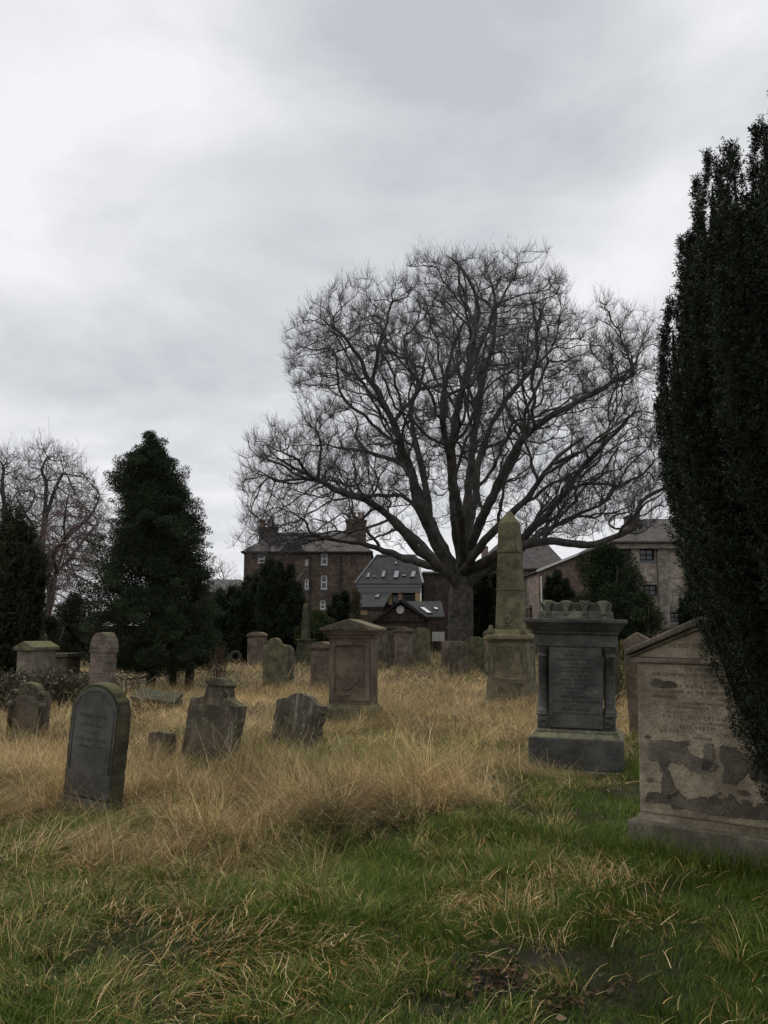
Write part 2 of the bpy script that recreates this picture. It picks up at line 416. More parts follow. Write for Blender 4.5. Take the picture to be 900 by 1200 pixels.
# darker and brighter cloud banks, each round one direction of the sky
def bank(px, py, spread, amt):
    global acc
    d = Vector(ray(px, py)).normalized()
    dot = N(nt, 'ShaderNodeVectorMath', operation='DOT_PRODUCT'); nt.links.new(tc.outputs['Generated'], dot.inputs[0]); dot.inputs[1].default_value = d
    f = ramp(nt, dot.outputs['Value'], math.cos(R(spread)), 1.0, 0.0, amt)
    a = N(nt, 'ShaderNodeMath', operation='ADD'); nt.links.new(acc, a.inputs[0]); nt.links.new(f, a.inputs[1]); acc = a.outputs[0]
bank(520, 110, 15, -0.26); bank(200, 350, 13, -0.20); bank(330, 20, 10, 0.04)
bank(60, 60, 18, 0.20); bank(90, 250, 11, 0.10); bank(640, 230, 10, 0.05); bank(760, 370, 12, 0.12); bank(330, 330, 8, 0.04); bank(720, 30, 14, -0.04)
sh = N(nt, 'ShaderNodeMath', operation='SUBTRACT'); nt.links.new(acc, sh.inputs[0]); sh.inputs[1].default_value = 0.02
cr = N(nt, 'ShaderNodeValToRGB'); nt.links.new(sh.outputs[0], cr.inputs[0])
e = cr.color_ramp.elements
e[0].position = 0.45; e[0].color = (0.53, 0.55, 0.59, 1)
e[1].position = 1.0; e[1].color = (0.875, 0.885, 0.905, 1)
k = cr.color_ramp.elements.new(0.73); k.color = (0.69, 0.705, 0.735, 1)
sc10 = N(nt, 'ShaderNodeVectorMath', operation='SCALE'); sc10.inputs['Scale'].default_value = 10.3
nt.links.new(cr.outputs[0], sc10.inputs[0])
# an overcast sky is brightest overhead
zen = ramp(nt, sx.outputs[2], 0.60, 0.98, 1.0, 2.1)
scz = N(nt, 'ShaderNodeVectorMath', operation='SCALE'); nt.links.new(sc10.outputs[0], scz.inputs[0]); nt.links.new(zen, scz.inputs['Scale'])
nt.links.new(mix(nt, 0.985, sky.outputs[0], scz.outputs[0]), bg.inputs['Color'])

ld = bpy.data.lights.new('sun', 'SUN'); ld.energy = 1.3; ld.angle = R(22); ld.color = (1, 0.97, 0.92)
lo = bpy.data.objects.new('sun', ld); COL.objects.link(lo)
sd = Vector((math.sin(SUN_AZ) * math.cos(SUN_EL), math.cos(SUN_AZ) * math.cos(SUN_EL), math.sin(SUN_EL)))
lo.rotation_euler = sd.to_track_quat('Z', 'Y').to_euler()

cam = bpy.data.cameras.new('camera'); co = bpy.data.objects.new('camera', cam); COL.objects.link(co)
cam.sensor_fit = 'VERTICAL'; cam.sensor_height = 24; cam.lens = 24 * F / 1200
cam.clip_start = 0.05; cam.clip_end = 3000
co.location = (0, 0, CAMZ); co.rotation_euler = (R(90) + PITCH, 0, 0)
SC.camera = co
SC.view_settings.view_transform = 'Standard'; SC.view_settings.look = 'None'
SC.view_settings.exposure = 0; SC.view_settings.gamma = 1
SC.cycles.max_bounces = 5; SC.cycles.diffuse_bounces = 3; SC.cycles.glossy_bounces = 2; SC.cycles.transmission_bounces = 3
SC.cycles.use_denoising = True

# ================================================================== GROUND
def build_ground():
    n = 220
    u = np.linspace(-1, 1, n); s = np.sinh(u * 5.2) / np.sinh(5.2) * 900
    X, Y = np.meshgrid(s, s + 8.0)
    Z = hgt(X, Y) * np.clip(1 - (np.hypot(X, Y) - 60) / 60, 0, 1)
    v = np.stack([X, Y, Z], -1).reshape(-1, 3)
    i = np.arange(n * n).reshape(n, n)
    q = np.stack([i[:-1, :-1], i[:-1, 1:], i[1:, 1:], i[1:, :-1]], -1).reshape(-1, 4)
    m, nt, b = new_mat('soil')
    vv = coords(nt, rand=False)
    col = mix(nt, ramp(nt, noise(nt, vv, 0.35, 6, 0.6), 0.4, 0.6), (0.045, 0.038, 0.018), (0.032, 0.038, 0.012))
    col = mix(nt, ramp(nt, noise(nt, vv, 9, 8, 0.7), 0.4, 0.65), col, (0.05, 0.036, 0.022))
    # bare wet earth by the path
    d = N(nt, 'ShaderNodeVectorMath', operation='DISTANCE'); wv = N(nt, 'ShaderNodeTexNoise'); wv.inputs['Scale'].default_value = 7; wv.inputs['Detail'].default_value = 6; nt.links.new(vv, wv.inputs['Vector']); ws = N(nt, 'ShaderNodeVectorMath', operation='MULTIPLY_ADD'); nt.links.new(wv.outputs['Color'], ws.inputs[0]); ws.inputs[1].default_value = (.7, .7, 0); nt.links.new(vv, ws.inputs[2]); nt.links.new(ws.outputs[0], d.inputs[0]); c = G(590, 1160) + Vector((.35, .35, 0)); d.inputs[1].default_value = (c.x, c.y, 0)
    col = mix(nt, ramp(nt, d.outputs['Value'], 0.10, 0.42, 1, 0), col, (0.02, 0.014, 0.010))
    nt.links.new(col, b.inputs['Base Color']); b.inputs['Roughness'].default_value = 0.85
    bump(nt, b, noise(nt, vv, 16, 9, 0.8), 1.0, 0.10)
    o = np_mesh('ground', v, q, m, smooth=True)
    tag(o, 'rough cemetery ground of soil and turf', kind='structure')
build_ground()

# ------------------------------------------------------------------ grass
def lerp_pts(x, pts):
    return np.interp(x, [p[0] for p in pts], [p[1] for p in pts])

def tallness(x, y):
    """0 = short green turf, 1 = long dead grass"""
    edge = lerp_pts(x, [(-6, 5.9), (-2.5, 6.25), (-1.2, 6.2), (-0.2, 6.25), (0.35, 6.5), (0.9, 7.3), (1.6, 8.8), (2.4, 9.9), (3.2, 11.3), (6, 14)])
    edge = edge + (vnoise(x, y, 0.9, 3) - 0.5) * 1.7 + (vnoise(x, y, 0.3, 4) - 0.5) * .8
    return np.clip((y - edge + .3) / 1.3, 0, 1)

TUS = [(G(470, 955), .55, .26), (G(585, 925), .7, .22), (G(310, 915), .5, .30), (G(350, 985), .5, .16), (G(200, 985), .7, .16), (G(30, 930), .7, .28), (G(180, 940), .5, .22),
       (G(640, 930), .5, .18), (G(540, 960), .5, .2), (G(250, 950), .5, .2), (G(400, 1000), .4, .14), (G(100, 1000), .5, .1), (G(270, 1000), .4, .14)]
_r = np.random.default_rng(5)
for _k in range(70):
    _y = _r.uniform(6.8, 19); TUS.append((Vector((_r.uniform(-.42, .40) * _y, _y, 0)), _r.uniform(.25, .7), _r.uniform(.08, .30)))
def mound(x, y):
    m = np.zeros_like(x)
    for c, r, h in TUS:
        m = np.maximum(m, h * np.exp(-((x - c.x) ** 2 + (y - c.y) ** 2) / (r * r * 0.8)))
    return m

def blades(pos, theta0, bend, az, length, width, col, segs=4):
    """each blade is a tapering strip that starts theta0 from the vertical and bends over towards az"""
    n = len(pos)
    t = np.linspace(0, 1, segs + 1)
    th = theta0[:, None] + bend[:, None] * t[None] ** 1.2
    step = (length / segs)[:, None]
    dz = np.cos(th[:, :-1]) * step; dh = np.sin(th[:, :-1]) * step
    z = np.concatenate([np.zeros((n, 1)), np.cumsum(dz, 1)], 1); h = np.concatenate([np.zeros((n, 1)), np.cumsum(dh, 1)], 1)
    wob = RNG.normal(0, 0.03, (n, 1)) * (length[:, None]) * np.sin(t[None] * 5)
    ca, sa = np.cos(az)[:, None], np.sin(az)[:, None]
    P3 = np.stack([pos[:, 0:1] + h * ca - wob * sa, pos[:, 1:2] + h * sa + wob * ca, np.maximum(pos[:, 2:3] + z, pos[:, 2:3] - 0.0 + 0.012 * (t[None] > 0))], -1)
    wv = width[:, None] * (1 - 0.9 * t[None] ** 1.5) * 0.5
    fa = az + RNG.normal(0, 0.6, n) + math.pi / 2
    side = np.stack([np.cos(fa), np.sin(fa), np.zeros(n)], -1)[:, None]
    v = np.stack([P3 - side * wv[..., None], P3 + side * wv[..., None]], 2).reshape(-1, 3)
    k = 2 * (segs + 1)
    base = (np.arange(n) * k)[:, None, None]; s = (np.arange(segs) * 2)[None, :, None]
    q = (base + s + np.array([0, 1, 3, 2])[None, None]).reshape(-1, 4)
    # dead tips, earthy roots
    c = np.repeat(col[:, None], segs + 1, 1)
    c = np.repeat(c[:, :, None], 2, 2).reshape(-1, 3)
    return v, q, c

def polar(n, r0, r1, pw, half=R(38)):
    u = RNG.random(n)
    r = (r0 ** pw + u * (r1 ** pw - r0 ** pw)) ** (1 / pw)
    a = RNG.uniform(-half, half, n)
    return r * np.sin(a), r * np.cos(a) - .5, r

STRAW = np.array([(0.70, 0.515, 0.25), (0.56, 0.38, 0.165), (0.35, 0.215, 0.09), (0.80, 0.63, 0.35), (0.20, 0.115, 0.05), (0.48, 0.37, 0.155)])
GREEN = np.array([(0.088, 0.138, 0.018), (0.058, 0.11, 0.014), (0.125, 0.16, 0.023), (0.042, 0.075, 0.011), (0.20, 0.22, 0.045)])

def pick(pal, n, w=None):
    c = pal[RNG.choice(len(pal), n, p=w)]
    return c * np.exp(RNG.normal(0, 0.30, (n, 1)))

def merge(parts, name, label):
    vs, qs, cs = [], [], []; k = 0
    for v, q, c in parts:
        vs.append(v); qs.append(q + k); cs.append(c); k += len(v)
    o = np_mesh(name, np.concatenate(vs), np.concatenate(qs), M['grass'], None, np.concatenate(cs))
    return tag(o, label, name.replace('_', ' '), kind='stuff')

PALE = G(440, 890); LOW = G(105, 985); LOWS = [(G(100, 985), .75, .55), (G(240, 918), .5, .5), (G(345, 898), .5, .5), (G(415, 866), .5, .5), (G(600, 838), .8, .8)]
def mudf(x, y):
    a, b = G(590, 1150), G(640, 1115); c = G(520, 1190)
    return np.maximum.reduce([np.exp(-((x - p.x) ** 2 + (y - p.y) ** 2) / r) for p, r in ((a, .045), (b, .02), (c, .05))])

def build_grass():
    dry, green = [], []
    # --- long dead grass: leaning tussocks whose blades fall over outwards
    for (nt_, per, r0, r1, pw, segs, wmul, smul) in ((1080, 185, 5.0, 11.5, 1.4, 5, .85, 1.0), (2750, 78, 11, 25, 1.25, 4, 1.5, 1.15), (4900, 22, 24, 62, 1.2, 3, 3.2, 1.7)):
        cx, cy, cr = polar(nt_, r0, r1, pw)
        T = tallness(cx, cy)
        flat = np.exp(-(((cx - PALE.x) / 1.5) ** 2 + ((cy - PALE.y) / 1.7) ** 2))
        strip = ((cy > 38) & (cy < 52) & (cx < 1)) * 1.0
        keep = (RNG.random(nt_) < T) & (RNG.random(nt_) > strip * .85)
        cx, cy, T, flat = cx[keep], cy[keep], T[keep], flat[keep]; m = len(cx)
        big = vnoise(cx, cy, 1.6, 8); dark = vnoise(cx, cy, 1.3, 31) * .6 + RNG.random(m) * .4
        R0 = RNG.uniform(.13, .36, m) * smul * (1 + .5 * flat); D0 = R0 * RNG.uniform(.25, .95, m) * (1 - .6 * flat) * (1 - .75 * np.maximum.reduce([np.exp(-(((cx - c.x) / a_) ** 2 + ((cy - c.y) / b_) ** 2)) for c, a_, b_ in LOWS])) * T
        low = np.maximum.reduce([np.exp(-(((cx - c.x) / a_) ** 2 + ((cy - c.y) / b_) ** 2)) for c, a_, b_ in LOWS]); front = np.clip((cy - 8.6) / 1.2, 0, 1)
        H0 = (.15 + .26 * big) * (1 - .32 * front) * (1 - .75 * low) * (.5 + .5 * T) * (1 - .5 * flat) * np.exp(RNG.normal(-.10, .46, m))
        lean = (vnoise(cx, cy, .8, 21) - .5) * 10 + .4; dark = dark * np.where(RNG.random(m) < .27, .32, 1.14)
        hue_ = RNG.integers(0, len(STRAW), m)
        i = np.repeat(np.arange(m), per); n = len(i)
        a = RNG.uniform(0, 2 * math.pi, n); q = RNG.random(n) ** .6
        x = cx[i] + np.cos(a) * q * R0[i]; y = cy[i] + np.sin(a) * q * R0[i]
        wx_ = np.cos(a) * (.3 + .7 * q) + np.cos(lean[i]) * .75 + RNG.normal(0, .5, n); wy_ = np.sin(a) * (.3 + .7 * q) + np.sin(lean[i]) * .75 + RNG.normal(0, .5, n)
        az = np.arctan2(wy_, wx_)
        L = np.clip(H0[i] * RNG.uniform(.55, 1.4, n), .07, .6)
        th0 = np.abs(RNG.normal(.45, .35, n)) + .75 * q; bend = RNG.normal(.95, .6, n)
        up = RNG.random(n) < .06; th0[up] *= .5; bend[up] *= .3; L[up] *= 1.15
        flt = RNG.random(n) < .38; th0[flt] = RNG.uniform(.9, 1.5, int(flt.sum())); bend[flt] = RNG.uniform(0, .8, int(flt.sum()))
        W = RNG.uniform(.0020, .0046, n) * wmul
        pal = pick(STRAW, n); own = RNG.random(n) < .5; pal[own] = STRAW[hue_[i[own]]] * RNG.uniform(.8, 1.2, (int(own.sum()), 1))
        pal *= (.16 + 1.0 * dark[i])[:, None]
        f = flat[i] > .35; pal[f] *= np.array([1.05, 1.14, .95])
        gm = RNG.random(n) < (.06 + .3 * flat[i] + .15 * (1 - T[i])); pal[gm] = pick(GREEN, int(gm.sum())) * 1.5
        md = mound(x, y)
        pos = np.stack([x, y, hgt(x, y) + md * RNG.uniform(.2, 1, n) + D0[i] * (1 - q ** 2) * RNG.uniform(.7, 1.0, n)], -1)
        dry.append(blades(pos, th0, bend, az, L, W, pal, segs))
        # matted thatch between the tussocks
        k = int(len(x) * .6); x, y, r_ = polar(k, r0, r1, pw); T = tallness(x, y); kp = RNG.random(k) < T * (1 - .85 * ((y > 38) & (y < 52) & (x < 1))); x, y = x[kp], y[kp]; k = len(x)
        pos = np.stack([x, y, hgt(x, y) + mound(x, y) * .8 + RNG.uniform(.01, .10, k) * smul], -1)
        fl = np.exp(-(((x - PALE.x) / 1.7) ** 2 + ((y - PALE.y) / 1.9) ** 2))
        pal = pick(STRAW, k) * (.4 + .75 * vnoise(x, y, 1.3, 31))[:, None]; gm = RNG.random(k) < .5 * fl; pal[gm] = pick(np.array([(.30, .29, .11), (.20, .23, .07), (.36, .30, .13)]), int(gm.sum()))
        dry.append(blades(pos, RNG.uniform(.9, 1.6, k), RNG.uniform(-.3, .6, k), vnoise(x, y, .7, 51) * 9 + RNG.normal(0, .9, k), RNG.uniform(.12, .34, k) * smul, RNG.uniform(.0022, .005, k) * wmul, pal, 4 if r0 < 20 else 3))
    # --- flattened straw litter lying in the turf
    n = 72000
    x, y, r = polar(n, 2.6, 9, 1.3)
    patch = vnoise(x, y, 0.8, 41) * 0.65 + vnoise(x, y, 0.28, 42) * 0.35
    def blob(px, py, a, b):
        c = G(px, py); return np.exp(-(((x - c.x) / a) ** 2 + ((y - c.y) / b) ** 2))
    spots = np.maximum.reduce([blob(300, 1130, .55, .45), blob(90, 1060, .8, .5), blob(250, 1040, .5, .3), blob(650, 1045, .4, .3), blob(560, 1060, .5, .3), blob(690, 1030, .22, .18), blob(400, 1060, .5, .2), blob(200, 1075, .4, .25), blob(740, 1080, .35, .12)])
    lean = lerp_pts(x, [(-4, 0.30), (0.3, 0.22), (1.2, 0.05), (3, 0.0)])
    keep = (RNG.random(n) < np.clip((patch - 0.52) * 3.2, 0, 1) * lean * 2 + 0.85 * spots + 0.02) & (tallness(x, y) < 0.9)
    x, y, spots = x[keep], y[keep], spots[keep]; n = len(x)
    az = vnoise(x, y, 0.6, 51) * 8 + RNG.normal(0, 0.9, n)
    pal = pick(np.vstack([STRAW, STRAW[:2], [(0.50, 0.25, 0.08)], [(0.45, 0.22, 0.07)], [(0.36, 0.36, 0.10)]]), n) * 0.85
    pos = np.stack([x, y, hgt(x, y) + RNG.uniform(0.015, 0.07, n)], -1)
    dry.append(blades(pos, RNG.uniform(0.8, 1.55, n), RNG.uniform(-0.2, 1.2, n), az, RNG.uniform(0.05, 0.17, n), RNG.uniform(0.0022, 0.005, n), pal, 4))
    # a few tufts of pale standing straw in the turf
    for px, py, k, s in ((690, 1035, 170, .16), (620, 1070, 60, .1), (560, 1060, 90, .2), (650, 972, 60, .06), (640, 1100, 50, .1), (690, 1050, 60, .25), (330, 1060, 120, .3), (60, 1090, 120, .3)):
        c = G(px, py); x = RNG.normal(c.x, s, k); y = RNG.normal(c.y, s * .6, k)
        pos = np.stack([x, y, hgt(x, y)], -1)
        dry.append(blades(pos, np.abs(RNG.normal(0.5, 0.4, k)), np.abs(RNG.normal(1.3, 0.6, k)), RNG.uniform(0, 6.28, k), RNG.uniform(0.10, 0.24, k), RNG.uniform(0.002, 0.0042, k), pick(STRAW[[0, 3, 1]], k), 5))
    # long single stalks standing out of the dead grass
    k = 900; x, y, r = polar(k, 6, 20, 1.2); keep = tallness(x, y) > 0.6; x, y = x[keep], y[keep]; k = len(x)
    pos = np.stack([x, y, hgt(x, y) + mound(x, y) * .5], -1)
    dry.append(blades(pos, np.abs(RNG.normal(0.3, 0.3, k)), np.abs(RNG.normal(0.45, 0.3, k)), RNG.uniform(0, 6.28, k), RNG.uniform(0.45, 0.8, k), RNG.uniform(0.003, 0.0045, k), pick(STRAW[[0, 3]], k), 5))
    merge(dry, 'dry_grass', 'long dead straw coloured grass across the graveyard')
    # --- green turf: a close sward with floppy tufts in it
    for (n, r0, r1, pw, segs, wmul) in ((430000, 2.6, 8.0, 1.25, 3, 1.0), (270000, 7.5, 16.5, 1.2, 3, 1.4), (40000, 16, 60, 1.2, 3, 3.5)):
        x, y, r = polar(n, r0, r1, pw)
        T = tallness(x, y); mud = mudf(x, y) * (.55 + .9 * vnoise(x, y, .13, 91))
        strip = ((y > 38) & (y < 52) & (x < 1)) * 1.0
        cl = vnoise(x, y, 0.33, 61); cl2 = vnoise(x, y, 1.1, 62)
        flat = np.exp(-(((x - PALE.x) / 1.7) ** 2 + ((y - PALE.y) / 1.9) ** 2))
        keep = (RNG.random(n) < np.maximum.reduce([1 - 0.9 * T, 0.8 * flat, strip])) & (RNG.random(n) > mud * 1.02) & (RNG.random(n) < 0.6 + 0.5 * cl)
        x, y, r, T, cl, cl2, flat = [a[keep] for a in (x, y, r, T, cl, cl2, flat)]; n = len(x)
        lawn = lerp_pts(x - (y - 4.0) * 0.25, [(-1, 0), (0.3, 0.15), (0.9, 1), (4, 1)])
        L = (0.04 + 0.10 * cl * cl2 * 1.6 + 0.05 * T) * RNG.uniform(0.6, 1.35, n)
        az = vnoise(x, y, 0.5, 71) * 9 + RNG.normal(0, 0.9, n)
        pal = pick(GREEN, n, (.28, .27, .2, .17, .08)) * (0.55 + 0.75 * cl2)[:, None]
        yl = RNG.random(n) < np.clip(0.11 - 0.10 * lawn + 0.25 * flat, 0, 1)
        pal[yl] = pick(np.array([(0.30, 0.28, 0.10), (0.34, 0.25, 0.11), (0.22, 0.24, 0.08)]), int(yl.sum()))
        pos = np.stack([x, y, hgt(x, y) - 0.005], -1)
        green.append(blades(pos, np.abs(RNG.normal(0.3, 0.3, n)), np.abs(RNG.normal(0.9, 0.5, n)), az, L, RNG.uniform(0.0024, 0.0050, n) * wmul, pal, segs))
    m = 3700; per = 48; cx, cy, cr = polar(m, 2.6, 9.5, 1.35)
    T = tallness(cx, cy); mud = mudf(cx, cy); lawn = lerp_pts(cx - (cy - 4.0) * 0.25, [(-1, 0), (0.3, 0.15), (0.9, .85), (4, .95)])
    keep = (RNG.random(m) < (1 - .85 * T) * (1 - lawn)) & (mud < .45) & (vnoise(cx, cy, .8, 44) > .32); cx, cy, T = cx[keep], cy[keep], T[keep]; m = len(cx)
    tone = vnoise(cx, cy, .7, 45) * .6 + RNG.random(m) * .5; H0 = RNG.uniform(.06, .17, m) * (.7 + .6 * vnoise(cx, cy, .9, 46)); lean = vnoise(cx, cy, 1.0, 47) * 9
    i = np.repeat(np.arange(m), per); n = len(i); a = RNG.uniform(0, 2 * math.pi, n); q = RNG.random(n) ** .6; R0 = RNG.uniform(.04, .13, m)
    x = cx[i] + np.cos(a) * q * R0[i]; y = cy[i] + np.sin(a) * q * R0[i]
    az = np.arctan2(np.sin(a) * (.4 + .6 * q) + np.sin(lean[i]) * .6 + RNG.normal(0, .4, n), np.cos(a) * (.4 + .6 * q) + np.cos(lean[i]) * .6 + RNG.normal(0, .4, n))
    pal = pick(GREEN, n, (.28, .25, .22, .12, .13)) * (.55 + .85 * tone[i])[:, None]
    st = RNG.random(n) < np.where(RNG.random(m) < .25, .50, .06)[i]; pal[st] = pick(np.vstack([STRAW[:3], [(.34, .33, .13)], [(.28, .30, .10)]]), int(st.sum())) * .85
    pos = np.stack([x, y, hgt(x, y) + mound(x, y) * .5 + RNG.uniform(0, .03, n)], -1)
    green.append(blades(pos, np.abs(RNG.normal(.25, .25, n)) + .35 * q, np.abs(RNG.normal(1.6, .55, n)), az, H0[i] * RNG.uniform(.7, 1.7, n), RNG.uniform(.0024, .0048, n), pal, 5))
    # rank grass along the foot of the big sandstone tomb
    k = 1500; f = RNG.uniform(-.75, .72, k); ca, sa = math.cos(R(-38)), math.sin(R(-38)); dpt = -.24 - np.abs(RNG.normal(0, .10, k))
    x = 2.30 + f * ca - dpt * sa; y = 6.42 + f * sa + dpt * ca
    green.append(blades(np.stack([x, y, hgt(x, y)], -1), np.abs(RNG.normal(.2, .2, k)), np.abs(RNG.normal(.9, .5, k)), RNG.uniform(0, 6.28, k), RNG.uniform(.08, .24, k) * (.6 + .8 * vnoise(x, y, .25, 77)), RNG.uniform(.0025, .005, k), pick(GREEN, k), 4))
    merge(green, 'green_grass', 'short green grass of the foreground turf')
    # --- fallen leaves on the bare earth
    n = 900
    x, y, r = polar(n, 3, 7, 1.2)
    md = mudf(x, y); keep = RNG.random(n) < 0.03 + md; x, y = x[keep], y[keep]
    c = G(590, 1155); x = np.concatenate([x, RNG.normal(c.x, .27, 420)]); y = np.concatenate([y, RNG.normal(c.y, .17, 420)]); n = len(x)
    pos = np.stack([x, y, hgt(x, y) + RNG.uniform(0.012, 0.035, n)], -1)
    ax = unit(np.stack([RNG.normal(size=n), RNG.normal(size=n), RNG.normal(0, .3, n)], -1))
    sd_ = unit(np.cross(ax, unit(np.stack([RNG.normal(0, .35, n), RNG.normal(0, .35, n), np.ones(n)], -1))))
    up = np.cross(sd_, ax)
    L = RNG.uniform(0.02, 0.048, n)[:, None]; W = L * 0.36
    curl = RNG.uniform(0.1, 0.35, (n, 1)) * L
    v = np.stack([pos, pos + ax * L * .3 - sd_ * W + up * curl * .6, pos + ax * L * .3, pos + ax * L * .3 + sd_ * W + up * curl * .6,
                  pos + ax * L * .7 - sd_ * W * .75 + up * curl * .8, pos + ax * L * .7 + up * curl * .2, pos + ax * L * .7 + sd_ * W * .75 + up * curl * .8, pos + ax * L + up * curl], 1).reshape(-1, 3)
    b = (np.arange(n) * 8)[:, None]
    q = np.concatenate([b + np.array([[1, 2, 5, 4]]), b + np.array([[2, 3, 6, 5]])]); tr = np.concatenate([b + np.array([[0, 2, 1]]), b + np.array([[0, 3, 2]]), b + np.array([[4, 5, 7]]), b + np.array([[5, 6, 7]])])
    col = pick(np.array([(0.055, 0.034, 0.016), (0.075, 0.044, 0.02), (0.036, 0.023, 0.012), (0.10, 0.062, 0.03), (0.05, 0.036, 0.018), (0.28, 0.18, 0.11)]), n, (.28, .22, .24, .08, .16, .02))
    o = np_mesh('leaf_litter', v, q, M['leaf'], None, np.repeat(col, 8, 0), tris=tr)
    tag(o, 'brown fallen leaves lying on wet bare earth', 'fallen leaves', kind='stuff')
build_grass()
# ================================================================== HEADSTONES AND MONUMENTS
def arc(cx, cz, r, a0, a1, n, rz=None):
    rz = r if rz is None else rz
    return [(cx + r * math.cos(R(a0 + (a1 - a0) * i / n)), cz + rz * math.sin(R(a0 + (a1 - a0) * i / n))) for i in range(n + 1)]

def outline(kind, w, h):
    """outline from the ground up, counter-clockwise seen from the front"""
    b = -0.25; x = w / 2
    if kind == 'arch': return [(-x, b), (x, b)] + arc(0, h - x, x, 0, 180, 18)
    if kind == 'low_arch': return [(-x, b), (x, b)] + arc(0, h - x * .55, x, 0, 180, 16, x * .55)
    if kind == 'shoulder': r = x * .62; return [(-x, b), (x, b), (x, h - r - .02)] + [(x * .82, h - r + .02)] + arc(0, h - r, r, 5, 175, 14) + [(-x * .82, h - r + .02), (-x, h - r - .02)]
    if kind == 'flat': return [(-x, b), (x, b), (x, h - .03), (x - .03, h), (-x + .03, h), (-x, h - .03)]
    if kind == 'gable': return [(-x, b), (x, b), (x, h - x * .6), (0, h), (-x, h - x * .6)]
    if kind == 'ogee': return [(-x, b), (x, b), (x, h * .72)] + [(x * .93, h * .77), (x * .74, h * .80), (x * .60, h * .86), (x * .5, h * .94)] + arc(0, h * .93, x * .42, 20, 160, 8, h * .07) + [(-x * .5, h * .94), (-x * .60, h * .86), (-x * .74, h * .80), (-x * .93, h * .77), (-x, h * .72)]
    if kind == 'scroll_ears': return [(-x, b), (x, b), (x, h * .74), (x * 1.0, h * .82), (x * .88, h * .88), (x * .7, h * .86), (x * .58, h * .90), (x * .45, h * .97), (x * .2, h), (-x * .2, h), (-x * .42, h * .97), (-x * .55, h * .90), (-x * .68, h * .86), (-x * .88, h * .87), (-x, h * .8), (-x, h * .72)]

def worn(pts, amt=0.006, step=0.05):
    """resample an outline and wear its edges unevenly"""
    out = []
    for i, p in enumerate(pts):
        q = pts[(i + 1) % len(pts)]; L = math.dist(p, q); k = max(1, int(L / step))
        for j in range(k):
            t = j / k; out.append((p[0] + (q[0] - p[0]) * t + random.gauss(0, amt), p[1] + (q[1] - p[1]) * t + random.gauss(0, amt)))
    return out

FONT = {}
def inscription(lines, width, parent, mat, loc, name='inscription'):
    """lines: (z, cap height, text, x offset) cut as thin raised lettering on the face y = loc[1]"""
    for z, s, txt, dx in lines:
        vs, fs = [], []; k = 0
        cu = bpy.data.curves.new('t', 'FONT'); cu.body = txt; cu.size = s; cu.align_x = 'CENTER'; cu.extrude = 0.0; cu.resolution_u = 2
        ob = bpy.data.objects.new('t', cu); COL.objects.link(ob)
        me = bpy.data.meshes.new_from_object(ob.evaluated_get(bpy.context.evaluated_depsgraph_get()))
        xs = [v.co.x for v in me.vertices]; wd = max(xs) - min(xs); q = min(1.0, width / max(wd, 1e-6))
        for v in me.vertices: vs.append((dx + v.co.x * q, 0, z + v.co.y))
        for p in me.polygons: fs.append(tuple(i + k for i in p.vertices))
        bpy.data.objects.remove(ob); bpy.data.curves.remove(cu); bpy.data.meshes.remove(me)
        me = bpy.data.meshes.new(name); me.from_pydata(vs, [], fs)
        o = link_mesh(name, me, mat, parent); o.location = loc

def base_at(px, py, Y=None):
    p = G(px, py) if Y is None else Vector((wx(px, Y, 765), Y, 0))
    p.z = float(hgt(p.x, p.y)); return p

# --- grey arched headstone, front left
def headstone_a():
    p = G(99, 960); p.z = -0.02
    t = empty('headstone', p, R(-20), (R(3), R(6.5)), 'dark grey slate headstone with round arched top leaning right, nearest on the left', 'headstone', 'headstones in the graveyard')
    w, th = 0.50, 0.155
    MB().prism(worn(outline('arch', w, 1.14), .003), 0, th).build('slab', M['slate_side'], t, .012)
    pan = [(-w / 2 + .028, .20), (w / 2 - .028, .20)] + arc(0, 1.14 - w / 2, w / 2 - .028, 0, 180, 20)
    MB().prism(pan, -.014, .02).build('face_panel', M['slate_stone'], t, .006)
    rim = MB(); a = arc(0, 1.14 - w / 2, w / 2 - .05, 0, 180, 20)
    rim.tube([(w / 2 - .05, -.014, .42)] + [(x, -.014, z) for x, z in a] + [(-w / 2 + .05, -.014, .42)], .006, 6)
    rim.build('moulding', M['slate_stone'], t, 0, smooth=True)
    MB().box(-w / 2 - .022, w / 2 + .004, -.035, th + .01, -.25, .19, .012, .012).build('foot_block', M['slate_stone'], t, .012)
    inscription([(.86, .04, 'IN MEMORY OF', 0), (.79, .03, 'ALSO HIS WIFE', 0), (.73, .03, 'WHO DIED', 0), (.67, .03, 'AND THEIR CHILDREN', 0), (.61, .03, 'DIED IN INFANCY', 0)], .36, t, M['letter_faint'], (0, -.0165, 0))
headstone_a()

# --- tall narrow coursed stone pillar with mossy round cap, behind it
def pillar_stone():
    p = base_at(112, 0, 11.2)
    t = empty('headstone', p, R(-20), (0, R(2)), 'tall narrow weathered sandstone headstone with mossy rounded cap behind the grey slate one', 'headstone', 'headstones in the graveyard')
    MB().prism(worn([(-.128, -.2), (.128, -.2), (.124, 1.30), (-.124, 1.30)], .004), 0, .21).build('shaft', M['brick_stone'], t, .012)
    MB().prism(worn([(-.132, 1.30), (.132, 1.30), (.132, 1.36)] + arc(0, 1.36, .130, 0, 180, 14, .19) + [(-.132, 1.36)], .004), -.008, .218).build('cap', M['brick_stone'], t, .02)
pillar_stone()

